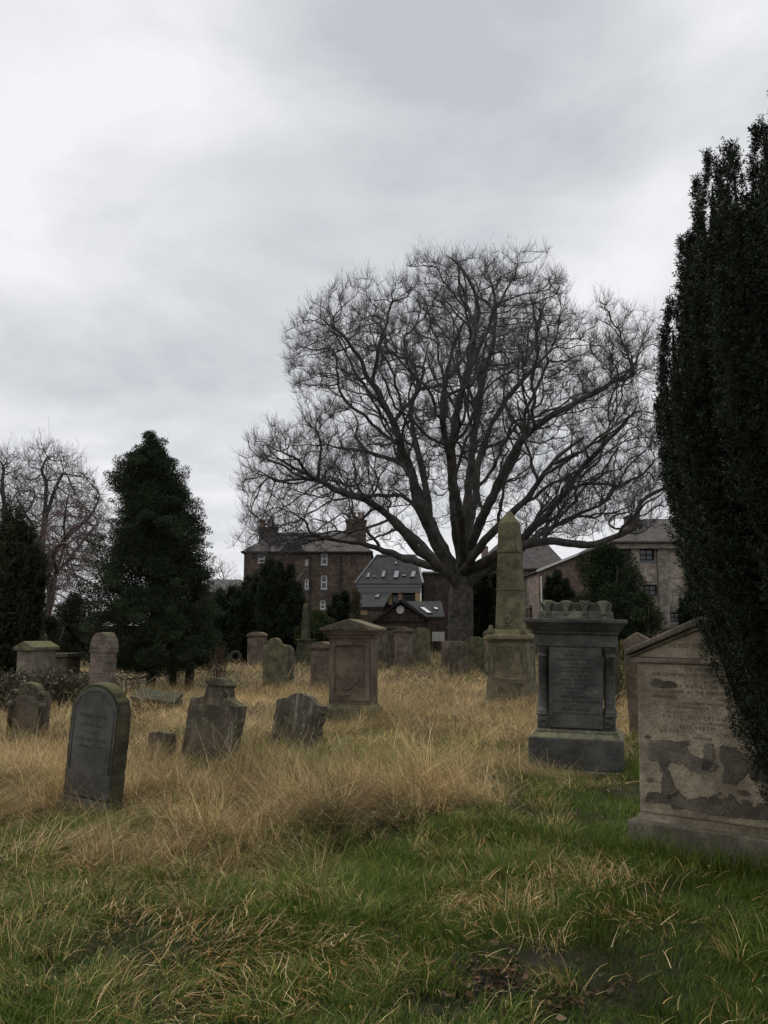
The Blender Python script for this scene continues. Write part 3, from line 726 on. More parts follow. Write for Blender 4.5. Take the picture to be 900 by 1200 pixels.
# --- weathered stone far left
def headstone_c():
    p = base_at(28, 869)
    t = empty('headstone', p, R(-14), (R(2), R(3)), 'squat brown weathered headstone with carved scroll shoulders at the left edge', 'headstone', 'headstones in the graveyard')
    MB().prism(worn(outline('scroll_ears', .58, .84), .006), 0, .15).build('slab', M['dark_stone'], t, .014)
    MB().prism(worn([(-.21, .02), (.21, .02), (.21, .58), (.12, .66), (-.12, .66), (-.21, .58)], .004), -.012, .02).build('face_panel', M['dark_stone'], t, .008)
    for s in (-1, 1):
        MB().lathe([(.035, .0), (.035, .5), (.05, .52), (.05, .56), (.03, .58)], s * .255, -.005, 10).build('side_pilaster', M['dark_stone'], t, 0, smooth=True)
        m = MB(); m.tube([(s * .22 + .055 * math.cos(a) * (1 - a / 16), -.01, .68 + .055 * math.sin(a) * (1 - a / 16)) for a in np.linspace(0, 10, 26)], .014, 6)
        m.build('carved_scroll', M['dark_stone'], t, 0, smooth=True)
headstone_c()

# --- the two leaning stones left of centre
def headstone_e():
    p = base_at(238, 903); p.z -= .03
    t = empty('headstone', p, R(-27), (R(-4), R(7)), 'dark leaning headstone with broken shoulder and carved crest on top', 'headstone', 'headstones in the graveyard')
    w, h = .60, .93
    t.scale = (1.14, 1.0, 1.06)
    pts = [(-.31, -.25), (.30, -.25), (.30, .62), (.305, .745), (.20, .775), (.15, .80), (.12, .88), (.10, .915), (-.11, .915), (-.135, .86), (-.16, .79), (-.2, .75), (-.30, .735), (-.31, .6)]
    MB().prism(worn(pts, .005), 0, .16).build('slab', M['dark_stone'], t, .012)
    pts = [(-.13, .905), (.125, .905), (.135, .93), (.10, .955), (.05, .985), (0, .995), (-.05, .98), (-.09, .955), (-.14, .94)]
    MB().prism(worn(pts, .006, .03), -.03, .17).build('carved_crest', M['ruin'], t, .012)
    m = MB()
    m.tube([(.115 + .02 * math.cos(a), -.005, .84 - .0 + .02 * math.sin(a)) for a in np.linspace(0, 6.3, 12)], .012, 6)
    m.build('carved_scroll', M['dark_stone'], t, 0, smooth=True)
    MB().prism(worn([(-.25, .05), (.25, .05), (.25, .66), (.1, .7), (-.1, .7), (-.25, .66)], .004), -.008, .02).build('face_panel', M['dark_stone'], t, .006)
    MB().box(.2, .305, -.012, .03, .2, .735).build('side_strip', M['streaked_stone'], t, .012)
headstone_e()
def headstone_f():
    p = base_at(340, 886); p.z -= .03
    pts = [(-.33, -.25), (.32, -.25), (.32, .58), (.325, .70), (.28, .705), (.22, .715), (.14, .77), (.08, .80), (0, .81), (-.08, .80), (-.15, .765), (-.2, .72), (-.3, .70), (-.33, .69)]
    o = MB().prism(worn(pts, .007, .035), 0, .15).build('headstone', M['streaked_stone'], None, .014, off=p)
    o.rotation_euler = (R(-5), R(8), R(-22))
    tag(o, 'low leaning headstone with white vertical lichen streaks and curved top', 'headstone', 'headstones in the graveyard')
headstone_f()

# --- pedimented sandstone pedestal left of centre
def pedestal_g():
    p = base_at(414, 852)
    t = empty('pedestal_monument', p, R(-13), (0, 0), 'brown sandstone pedestal tomb with low pediment and recessed round cornered panel', 'monument', 'tall pedestal monuments')
    MB().cbox(.90, .62, -.2, .30, .86, .58).cbox(.80, .52, .30, .36, .74, .46).build('plinth', M['mossy_stone'], t, .012)
    MB().cbox(.72, .44, .36, 1.42).build('body', M['brown_stone'], t, .012)
    pw, ph = .27, .36
    fr = []
    # a frame round the panel stands proud of the recess
    o_ = [(-.33, .42), (.33, .42), (.33, 1.38), (-.33, 1.38)]
    inn = arc(-.19, 1.24, .07, 180, 90, 5) + arc(.19, 1.24, .07, 90, 0, 5) + [(.26, .52), (-.26, .52)]
    m = MB()
    out = [(-.33, 1.24), (-.33, 1.30), (-.33, 1.36), (-.33, 1.38), (-.30, 1.38), (-.19, 1.38), (.19, 1.38), (.30, 1.38), (.33, 1.38), (.33, 1.36), (.33, 1.30), (.33, 1.24), (.33, .42), (-.33, .42)]
    n = len(inn)
    y0, y1 = -.25, -.219
    vs = [(x, y0, z) for x, z in out] + [(x, y0, z) for x, z in inn] + [(x, y1, z) for x, z in inn] + [(x, y1, z) for x, z in out]
    f = []
    for i in range(n):
        j = (i + 1) % n
        f.append((i, n + i, n + j, j)); f.append((n + i, 2 * n + i, 2 * n + j, n + j)); f.append((j, 3 * n + j, 3 * n + i, i))
    m.add(vs, f); m.build('panel_frame', M['brown_stone'], t)
    m = MB(); m.tube([(-.17, -.222, .66), (-.13, -.225, .61), (-.06, -.225, .60), (.02, -.225, .63), (.08, -.225, .70), (.15, -.225, .76)], .012, 6); m.build('flaked_edge', M['dark_stone'], t, smooth=True)
    MB().cbox(.76, .48, 1.42, 1.47, .80, .52).cbox(.84, .56, 1.47, 1.54, .94, .66).build('cornice', M['brown_stone'], t, .008)
    MB().prism([(-.49, 1.543), (.49, 1.543), (.49, 1.585), (0, 1.735), (-.49, 1.585)], -.35, .35).build('pediment', M['brown_stone'], t, .014)
    MB().prism([(-.34, 1.575), (.34, 1.575), (0, 1.675)], -.358, -.34).build('tympanum', M['dark_stone'], t, .004)
pedestal_g()

# --- mossy obelisk
def obelisk():
    p = base_at(601, 824)
    t = empty('obelisk', p, R(-24), (0, 0), 'tall mossy sandstone obelisk with banded shaft on square panelled base', 'obelisk')
    MB().cbox(1.02, 1.02, -.2, .16, .99, .99).cbox(.94, .94, .16, .42, .90, .90).build('plinth', M['obelisk_base'], t, .015)
    MB().cbox(.84, .84, .42, 1.30).build('pedestal', M['obelisk_base'], t, .012)
    for k in range(4):
        a = k * math.pi / 2
        o = MB().box(-.36, .36, -.012, .02, .0, .045).box(-.36, .36, -.012, .02, .70, .745).box(-.36, -.30, -.012, .02, .045, .70).box(.30, .36, -.012, .02, .045, .70).build('panel_frame', M['obelisk_base'], t)
        o.location = (math.sin(a) * .42, -math.cos(a) * .42, .49); o.rotation_euler.z = a
    MB().cbox(.90, .90, 1.30, 1.35, .98, .98).cbox(1.0, 1.0, 1.35, 1.42, .97, .97).cbox(.9, .9, 1.42, 1.47, .8, .8).build('cornice', M['obelisk_base'], t, .012)
    for sx_ in (-1, 1):
        for sy_ in (-1, 1):
            m = MB(); m.lathe([(.02, 0), (.075, .02), (.085, .07), (.05, .13), (.055, .17), (.02, .21)], 0, 0, 10)
            m.build('corner_scroll', M['mossy_stone'], t, smooth=True, off=(sx_ * .36, sy_ * .36, 1.44))
    MB().cbox(.72, .72, 1.47, 1.56, .60, .60).cbox(.57, .57, 1.56, 2.40, .51, .51).build('lower_shaft', M['mossy_stone'], t, .01)
    MB().cbox(.535, .535, 2.40, 2.45, .54, .54).build('lower_band', M['mossy_stone'], t, .012)
    MB().cbox(.505, .505, 2.45, 3.24, .45, .45).build('middle_shaft', M['mossy_stone'], t, .01)
    MB().cbox(.485, .485, 3.24, 3.29, .485, .485).build('upper_band', M['mossy_stone'], t, .012)
    MB().cbox(.45, .45, 3.29, 3.90, .40, .40).cbox(.40, .40, 3.902, 4.18, .07, .07).build('upper_shaft', M['mossy_stone'], t, .01)
    m = MB()
    for s in (-1, 1): m.tube([(s * .02, -.285, 1.68), (s * .08, -.285, 1.74), (s * .06, -.283, 1.80), (0, -.283, 1.86)], .018, 5)
    m.tube([(-.12, -.286, 1.66), (.12, -.286, 1.66)], .014, 5); m.build('carved_emblem', M['obelisk_base'], t, smooth=True)
obelisk()

# --- grey columned monument right of centre
def monument_p():
    p = base_at(673, 893, 10.45); p.z = -.02
    t = empty('pedestal_monument', p, R(-15), (0, R(1.2)), 'dark grey granite monument with corner columns, wide cornice and carved block on top', 'monument', 'tall pedestal monuments')
    g, gt = M['grey_granite'], M['grey_trim']
    MB().cbox(1.12, .86, -.2, .05).build('footing', M['plinth_stone'], t, .012)
    MB().cbox(1.04, .78, .05, .385).build('plinth', g, t, .012)
    MB().cbox(1.03, .77, .387, .44, .93, .66).cbox(.91, .64, .44, .475, .89, .62).build('plinth_moulding', gt, t, .008)
    MB().cbox(.86, .58, .475, .625).build('pedestal_course', g, t, .01)
    for s in (-1, 1):
        m = MB(); m.tube([(s * .35 + .05 * math.cos(a) * (1 - a / 18), -.294, .55 + .05 * math.sin(a) * (1 - a / 18)) for a in np.linspace(0, 9, 22)], .008, 5)
        m.build('carved_scroll', g, t, smooth=True)
    MB().box(-.29, .29, -.262, .262, .625, 1.40).build('core', g, t)
    MB().box(-.295, .295, -.312, -.2, .50, 1.47).build('inscription_panel', g, t, .006)
    for sx_ in (-1, 1):
        for sy_ in (-1, 1):
            m = MB(); m.lathe([(.088, .625), (.088, .645), (.074, .652), (.082, .67), (.066, .688), (.06, .70), (.056, 1.28), (.066, 1.286), (.066, 1.30), (.058, 1.305), (.07, 1.34), (.09, 1.375), (.092, 1.40)], sx_ * .365, sy_ * .215, 18)
            m.build('corner_column', g, t, smooth=True)
    MB().cbox(.92, .64, 1.40, 1.535).build('frieze', g, t, .008)
    MB().cbox(.95, .67, 1.537, 1.57, .97, .69).cbox(.97, .69, 1.57, 1.665, 1.12, .84).cbox(1.15, .87, 1.665, 1.71).build('cornice', g, t, .01)
    MB().cbox(.84, .54, 1.712, 1.80, .82, .52).build('crest_block', gt, t, .01)
    MB().cbox(.76, .46, 1.80, 1.895, .80, .50).build('crest_top', gt, t, .012)
    for k in range(4):
        x = -.31 + k * .207
        m = MB(); m.prism([(-.03, 0), (.03, 0), (.026, .06), (.05, .11), (.07, .145), (-.07, .145), (-.05, .11), (-.026, .06)], -.03, .0)
        m.box(-.045, .045, -.018, .5, .1205, .157)
        m.build('carved_leaf', gt, t, .006, off=(x, -.255, 1.765))
    ln = [(1.435, .05, 'ERECTED BY', 0), (1.385, .038, 'ALEXANDER AND ELIZABETH', 0), (1.335, .032, 'IN LOVING', 0), (1.29, .036, 'IN MEMORY OF', 0), (1.245, .034, 'CHILDREN AND BELOVED', 0), (1.20, .03, 'DAUGHTER', 0),
          (1.155, .034, 'JANE AT HOME AGED 19', 0), (1.11, .034, 'WHO DIED IN AUGUST', 0), (1.065, .034, 'ALSO OF THEIR SON', 0), (1.015, .044, 'JOHN  WILLIAM', 0), (.97, .034, 'WHO DIED IN MAY 1876 IN GLASGOW AGED', 0), (.925, .034, 'TWENTY YEARS', 0),
          (.88, .03, 'THE ABOVE', 0), (.825, .046, 'ANN  ELIZABETH', 0), (.78, .034, 'DIED DECEMBER 1889 AGED SEVENTY YEARS', 0), (.735, .03, 'HIS WIFE', 0), (.69, .044, 'JOHN  GEORGE', 0), (.645, .034, 'LATE MERCHANT DIED MARCH 1896 AGED 80', 0)]
    inscription(ln, .52, t, M['letter'], (0, -.3145, 0))
monument_p()

# --- big sandstone tomb on the right
def tomb_q():
    p = Vector((2.30, 6.42, -.03))
    t = empty('headstone', p, R(-38), (R(-1), R(.6)), 'large sandstone headstone with pediment and dark flaking patches beside the tall yew', 'headstone', 'headstones in the graveyard')
    w = .98
    MB().cbox(w + .14, .44, -.25, .235, w + .12, .42).build('plinth', M['plinth_stone'], t, .016, jit=.002)
    MB().cbox(w + .03, .32, .235, .285, w, .27).build('plinth_step', M['sandstone_trim'], t, .01)
    MB().box(-w / 2, w / 2, -.12, .14, .285, 1.345).build('slab', M['sandstone'], t, .012)
    MB().box(-w / 2 - .015, w / 2 + .015, -.142, .15, 1.345, 1.385).build('string_course', M['sandstone_trim'], t, .012)
    MB().prism([(-w / 2 - .02, 1.387), (w / 2 + .02, 1.387), (w / 2 + .02, 1.40), (0, 1.625), (-w / 2 - .02, 1.40)], -.125, .145).build('tympanum', M['sandstone'], t, .006)
    for s in (-1, 1):
        pts = [(0, 1.628), (s * (w / 2 + .075), 1.393), (s * (w / 2 + .075), 1.435), (0, 1.685)]
        if s > 0: pts = pts[:1] + pts[1:]
        else: pts = pts[::-1]
        MB().prism(pts, -.17, .17).build('raking_cornice', M['sandstone_trim'], t, .012)
        pts = [(0, 1.598), (s * (w / 2 + .05), 1.365 + .016), (s * (w / 2 + .05), 1.392), (0, 1.627)]
        if s < 0: pts = pts[::-1]
        MB().prism(pts, -.148, .0).build('cornice_moulding', M['sandstone_trim'], t, .004)
    # flaked stone: scabs of the dark outer skin still on the face
    scabs = [[(-.42, .72), (-.40, .79), (-.30, .81), (-.17, .80), (-.13, .77), (-.12, .72), (.0, .70), (.05, .68), (.06, .63), (-.02, .60), (-.12, .62), (-.18, .65), (-.26, .66), (-.28, .62), (-.25, .54), (-.20, .44), (-.26, .40), (-.33, .42), (-.31, .55), (-.34, .65), (-.42, .66)],
             [(-.03, .62), (.02, .62), (.055, .70), (.05, .80), (-.015, .80), (-.02, .72)],
             [(.10, .56), (.19, .55), (.24, .60), (.28, .66), (.27, .76), (.18, .80), (.10, .80), (.09, .73), (.12, .66)],
             [(.29, .60), (.46, .58), (.47, .79), (.40, .80), (.32, .74), (.27, .69)],
             [(-.45, .36), (-.30, .37), (-.05, .345), (.10, .335), (.28, .335), (.44, .35), (.44, .44), (.36, .46), (.30, .41), (.26, .45), (.22, .42), (.15, .49), (.10, .44), (.05, .47), (.0, .43), (-.05, .45), (-.12, .41), (-.20, .46), (-.28, .42), (-.36, .44), (-.43, .42)],
             [(.26, .98), (.34, .90), (.47, .86), (.47, 1.06), (.40, 1.10), (.30, 1.07)],
             [(-.40, 1.205), (-.36, 1.235), (-.28, 1.225), (-.2, 1.215), (-.21, 1.185), (-.3, 1.175), (-.38, 1.18)]]
    for s in scabs: MB().prism(worn(s, .0045, .012), -.1275, -.118).build('flaked_skin', M['sandstone_flake'], t)
    for k in range(18):
        cx, cz = random.uniform(-.42, .40), random.choice((random.uniform(.31, .52), random.uniform(.50, .82), random.uniform(.50, .70))); r_ = random.uniform(.010, .032)
        MB().prism(worn([(cx + r_ * random.uniform(.8, 2.2) * math.cos(a_), cz + r_ * random.uniform(.5, 1.1) * math.sin(a_)) for a_ in np.linspace(0, 5.6, 8)], .002, .01), -.1262, -.118).build('flaked_skin', M['sandstone_flake'], t)
    inscription([(1.462, .044, 'SACRED  TO  THE  MEMORY', .02)], .55, t, M['letter_worn'], (0, -.1275, 0))
    ln = [(1.298, .036, 'THE MEMORY OF HIS FATHER', .10), (1.258, .036, 'AND OF HIS BELOVED MOTHER WHO DIED IN MAY', .02), (1.215, .028, 'IN THE YEAR OF THEIR', .14), (1.178, .036, 'J A M E S   B A R B O U R', -.10), (1.138, .034, 'FARMER  IN  THE  PARISH  OF', -.04), (1.10, .034, 'MARGARET', -.28), (1.10, .028, 'WHO DIED AGED', .2), (1.065, .024, 'SEVENTY YEARS AND SEVEN MONTHS', .04), (1.035, .024, 'ALSO THEIR DAUGHTER', -.1), (1.0, .022, 'ERECTED BY', -.22),
          (.965, .036, 'D A V I D   A N D E R S O N', -.08), (.93, .024, 'LATE OF THIS PARISH', .02), (.897, .034, 'E L I Z A B E T H', -.06), (.862, .032, 'A G N E S', -.26), (.858, .028, 'M A R T H A', .2), (.828, .026, 'HIS SPOUSE', -.02)]
    ln = [(z - .0, s_, x_, d_) for z, s_, x_, d_ in ln if z > .825]
    inscription(ln, .80, t, M['letter_worn'], (0, -.1225, 0))
tomb_q()

# --- smaller and further stones
def simple(kind, px, w, h, Y, th, rot, mat, label, lean=(0, 0), panel=None, wearamt=.006):
    p = base_at(px, 0, Y)
    o = MB().prism(worn(outline(kind, w, h), wearamt, .06), -th / 2, th / 2).build('headstone', M[mat], None, .014, off=p)
    o.rotation_euler = (R(lean[0]), R(lean[1]), R(rot))
    tag(o, label, 'headstone', 'headstones in the graveyard')
    if panel:
        MB().prism(panel, -th / 2 - .012, -th / 2 + .01).build('face_panel', M[mat], o, .005)
    return o
simple('shoulder', 323, .62, 1.42, 23.5, .2, -14, 'mossy_stone', 'mossy round topped headstone standing alone in the dry grass', (0, -1), panel=[(-.22, .1), (.22, .1), (.22, .85)] + arc(0, .85, .22, 0, 180, 10) )
simple('arch', 336, .44, 1.15, 26.5, .16, -8, 'dark_stone', 'small dark headstone half hidden behind the mossy round topped one')
simple('arch', 279, .55, 1.25, 47, .16, -8, 'brown_stone', 'small pale headstone left of the square capped pillar')
simple('arch', 556, 1.15, 1.35, 33, .2, -18, 'slate_side', 'wide round topped headstone between the big bare trunk and the obelisk', (0, 3))
simple('flat', 529, .78, 1.15, 36, .3, -8, 'brown_stone', 'low square headstone at the foot of the big bare trunk')
simple('flat', 452, .65, 1.55, 38, .25, -10, 'dark_stone', 'narrow brown headstone just right of the brown pediment tomb')
simple('low_arch', 494, .78, 1.72, 40, .25, -10, 'mossy_stone', 'tall greenish headstone beside the small pedimented grave')
simple('gable', 752, .38, 1.50, 12.6, .2, -20, 'brown_stone', 'pointed headstone peeping up behind the large sandstone one', (0, -2))
simple('arch', 712, .42, 1.28, 17.5, .16, -15, 'slate_side', 'small dark headstone peering over the grassy bank behind the grey monument')
simple('arch', 203, .34, .80, 27.5, .2, -10, 'brick_stone', 'small pale headstone between the stems of the evergreen')
simple('flat', 192, .30, .36, 10.6, .12, -20, 'dark_stone', 'small stump of headstone buried in grass left of the crested one', (0, 4))
simple('gable', 45, .55, 1.55, 34, .2, 5, 'slate_side', 'dim pointed headstone behind the small gabled tomb on the left')
simple('low_arch', 538, .6, 1.2, 30, .18, -12, 'dark_stone', 'worn headstone at the right side of the square one by the trunk', (0, -2))

def capped(px, Y, w, h, rot, mat, label, cap='curve'):
    t = empty('headstone', base_at(px, 0, Y), R(rot), (0, 0), label, 'headstone', 'headstones in the graveyard')
    MB().cbox(w * 1.18, w * .85, -.2, .22, w * 1.12, w * .8).build('plinth', M[mat], t, .012)
    MB().cbox(w, w * .6, .22, h - .22).build('slab', M[mat], t, .012)
    MB().box(-w * .36, w * .36, -w * .3 - .012, -w * .2, .36, h - .36).build('face_panel', M[mat], t, .006)
    MB().cbox(w * 1.05, w * .66, h - .22, h - .16, w * 1.22, w * .8).build('cornice', M[mat], t, .008)
    if cap == 'curve': pts = [(-w * .58, h - .158), (w * .58, h - .158)] + arc(0, h - .15, w * .56, 5, 175, 10, .15)
    else: pts = [(-w * .6, h - .158), (w * .6, h - .158), (w * .6, h - .11), (0, h + .04), (-w * .6, h - .11)]
    MB().prism(pts, -w * .38, w * .38).build('cap', M[mat], t, .01)
capped(301, 38, .72, 1.52, -8, 'brown_stone', 'square pillar headstone with curved cap in front of the dark yews')
capped(378, 23.5, .55, 1.30, -14, 'brown_stone', 'brown headstone tucked behind the left side of the brown pediment tomb')
capped(473, 37, .72, 1.72, -8, 'brown_stone', 'small pedimented grave in the back row below the red gable', 'gable')
capped(578, 26.5, .5, 1.6, -10, 'obelisk_base', 'headstone with cornice just left of the mossy obelisk')

def tomb_d():
    t = empty('gabled_tomb', base_at(43, 0, 22.5), R(-20), (0, 0), 'small stone tomb with mossy gabled lid behind the brambles on the left', 'tomb')
    MB().cbox(.50, .8, -.2, 1.08).build('body', M['plinth_stone'], t, .012)
    MB().prism([(-.32, 1.08), (.32, 1.08), (.32, 1.16), (0, 1.31), (-.32, 1.16)], -.48, .48).build('gabled_lid', M['mossy_stone'], t, .014)
    t2 = empty('table_tomb', base_at(68, 0, 24.5), R(-12), (0, 0), 'low flat topped table tomb right of the small gabled one', 'tomb')
    MB().cbox(.95, .7, -.2, .88).build('chest', M['dark_stone'], t2, .012)
    MB().cbox(1.1, .84, .88, .98).build('lid', M['dark_stone'], t2, .012)
tomb_d()
def ruin_s():
    t = empty('table_tomb', base_at(186, 0, 16.6), R(-8), (0, 0), 'collapsed mossy table tomb under the evergreen tree', 'tomb')
    MB().box(-.44, .42, -.22, .26, -.2, .27, .02, .02).build('chest', M['ruin'], t, .02, jit=.012)
    l = MB().box(-.40, .40, -.26, .3, 0, .08).build('lid', M['ruin'], t, .02, jit=.03, off=(0, 0, .275)); l.rotation_euler = (R(9), R(7), R(4))
ruin_s()
def small_obelisk():
    t = empty('obelisk', base_at(358, 0, 42), R(-10), (0, 0), 'thin dark grey obelisk on square base in front of the round green bush', 'obelisk')
    MB().cbox(.95, .95, -.2, .40).build('plinth', M['slate_side'], t, .015)
    MB().cbox(.70, .70, .40, 1.12, .64, .64).cbox(.76, .76, 1.122, 1.2).build('pedestal', M['slate_side'], t, .015)
    MB().cbox(.36, .36, 1.2, 2.75, .24, .24).cbox(.24, .24, 2.752, 2.9, .03, .03).build('shaft', M['slate_side'], t, .01)
small_obelisk()
def low_dark_kerb():
    t = empty('wreath', base_at(276, 0, 44), 0, (R(-14), 0), 'small dark round wreath propped on the mown grass', 'wreath')
    m = MB(); m.tube([(.23 * math.cos(a), .02 * math.sin(3 * a), .30 + .23 * math.sin(a)) for a in np.linspace(0, 6.283, 25)], .09, 8)
    m.build('ring', M['bark_dark'], t, smooth=True, jit=.012)
low_dark_kerb()
def notice():
    t = empty('notice_board', base_at(514, 0, 52), R(4), (0, 0), 'small white notice board by the big bare trunk', 'sign')
    MB().box(-.36, .36, -.02, .02, .98, 1.52).build('board', M['sign_white'], t, .006)
    for s in (-.28, .28): MB().cbox(.06, .06, -.2, 1.5, cx=s, cy=.06).build('post', M['dark_paint'], t)
notice()
# ================================================================== BUILDINGS
def window(par, x0, x1, z0, z1, y, frame='white_paint', fw=.09, rail=True, mull=0, sill=True, pane='glass', rev=.16):
    m = MB(); yy = y + rev - .07
    m.box(x0, x0 + fw, yy, yy + .06, z0, z1).box(x1 - fw, x1, yy, yy + .06, z0, z1).box(x0 + fw, x1 - fw, yy, yy + .06, z0, z0 + fw).box(x0 + fw, x1 - fw, yy, yy + .06, z1 - fw, z1)
    if rail: m.box(x0 + fw, x1 - fw, yy + .004, yy + .056, (z0 + z1) / 2 - fw * .4, (z0 + z1) / 2 + fw * .4)
    for k in range(mull):
        xm = x0 + (x1 - x0) * (k + 1) / (mull + 1); m.box(xm - fw * .35, xm + fw * .35, yy + .008, yy + .052, z0 + fw, z1 - fw)
    o = m.build('window', M[frame], par)
    MB().box(x0 + .01, x1 - .01, yy + .03, yy + .04, z0 + .01, z1 - .01).build('pane', M[pane], o)
    if sill: MB().box(x0 - .08, x1 + .08, y - .07, y + .05, z0 - .14, z0 - .003).build('sill', M['lead'], o)
    return o

def house(name, px, Y, label, group='buildings beyond the graveyard'):
    o = Vector((wx(px, Y), Y, 0)); t = empty(name, o, 0, (0, 0), label, 'building', group)
    return t, (lambda p, yy=0: wx(p, Y + yy) - o.x), (lambda p, yy=0: wz(p, Y + yy))

# --- brown stone tenement
def tenement():
    t, X, Z = house('tenement_house', 355, 92, 'three storey brown stone house with slate roof and tall chimneys behind the dark yews')
    x0, x1, ze = X(285), X(434), Z(648)
    wins = [(X(301.5), X(309.5), Z(660), Z(650)), (X(375.8), X(383.5), Z(662), Z(647.5)), (X(375.8), X(383), Z(690.5), Z(674)), (X(356.8), X(361.5), Z(690.5), Z(678)), (X(375), X(381.5), Z(714), Z(703)), (X(356.5), X(361), Z(718), Z(709)), (X(357), X(360.5), Z(662.5), Z(655))]
    m = MB().wall(x0, x1, -.5, ze, wins, 0, .2).shell(x0, x1, 0, 10, -.5, ze)
    m.build('wall', M['tenement'], t)
    for i, a in enumerate(wins): window(t, *a, 0, fw=.12, rev=.2, rail=i != 6)
    rx0, rx1 = X(322, 5), X(404, 5)
    r = MB().hip(x0 - .25, x1 + .25, -.3, 10.3, ze + .15, Z(624, 5), rx0, rx1, .18).build('roof', M['brown_slate'], t)
    for (a, b, top, yy) in ((302, 322.5, 617.5, 4), (405, 428.5, 609, 4)):
        c = MB().box(X(a, yy), X(b, yy), yy, yy + 1.3, ze, Z(top, yy)).box(X(a, yy) - .1, X(b, yy) + .1, yy - .1, yy + 1.4, Z(top, yy) - .25, Z(top, yy)).build('chimney', M['tenement'], r)
        n = 5
    for k, (pxp, yy) in enumerate(((304, 4.6), (307.5, 4.6), (314, 4.6), (318, 4.6), (409, 4.6), (415, 4.6), (421, 4.6), (425, 4.6))):
        zt = Z(617.5 if k < 4 else 609, 4)
        MB().lathe([(.2, 0), (.17, .1), (.15, .75), (.2, .8), (.18, .9)], n=10).build('chimney_pot', M['pot'], r, off=(X(pxp, yy), yy, zt), smooth=True)
    # wall-head gablet in the middle of the front, with a reddish repaired strip of wall beneath
    g = MB().prism([(X(327), ze + .16), (X(357), ze + .16), (X(348), Z(636)), (X(336), Z(636))], -.34, 3).build('wall_head_dormer', M['brown_slate'], t)
    MB().box(X(338.5), X(345), -.05, .01, Z(692), ze - .05).build('brick_strip', M['red_brick'], t)
    for pp in (399.5, 363.5):
        m = MB(); m.tube([(X(pp), -.12, 0), (X(pp), -.12, ze - .3)], .07, 6); m.build('downpipe', M['dark_paint'], t)
    m = MB(); m.tube([(X(345), -.1, Z(682)), (X(349), -.1, Z(680)), (X(352), -.1, Z(675)), (X(354.5), -.1, Z(672))], .09, 6); m.build('waste_pipe', M['lead'], t)
    m = MB(); m.box(x0 - .3, x1 + .3, -.42, -.28, ze + .02, ze + .14); m.build('gutter', M['dark_paint'], t)
tenement()

# --- low hipped building, far left of it
def low_house():
    t, X, Z = house('low_house', 262, 98, 'low slate roofed house left of the brown tenement')
    MB().wall(X(232), X(284), -.5, Z(694), [], 0).shell(X(232), X(284), 0, 7, -.5, Z(694)).build('wall', M['tenement'], t)
    MB().hip(X(230), X(284.4), -.3, 7.3, Z(693.5), Z(679, 3.5), X(247, 3.5), X(282, 3.5)).build('roof', M['brown_slate'], t)
    m = MB(); m.tube([(X(253), .1, Z(680.5) + .25), (X(271), -.32, Z(690) + .2)], .07, 5); m.build('hip_flashing', M['lead'], t)
low_house()

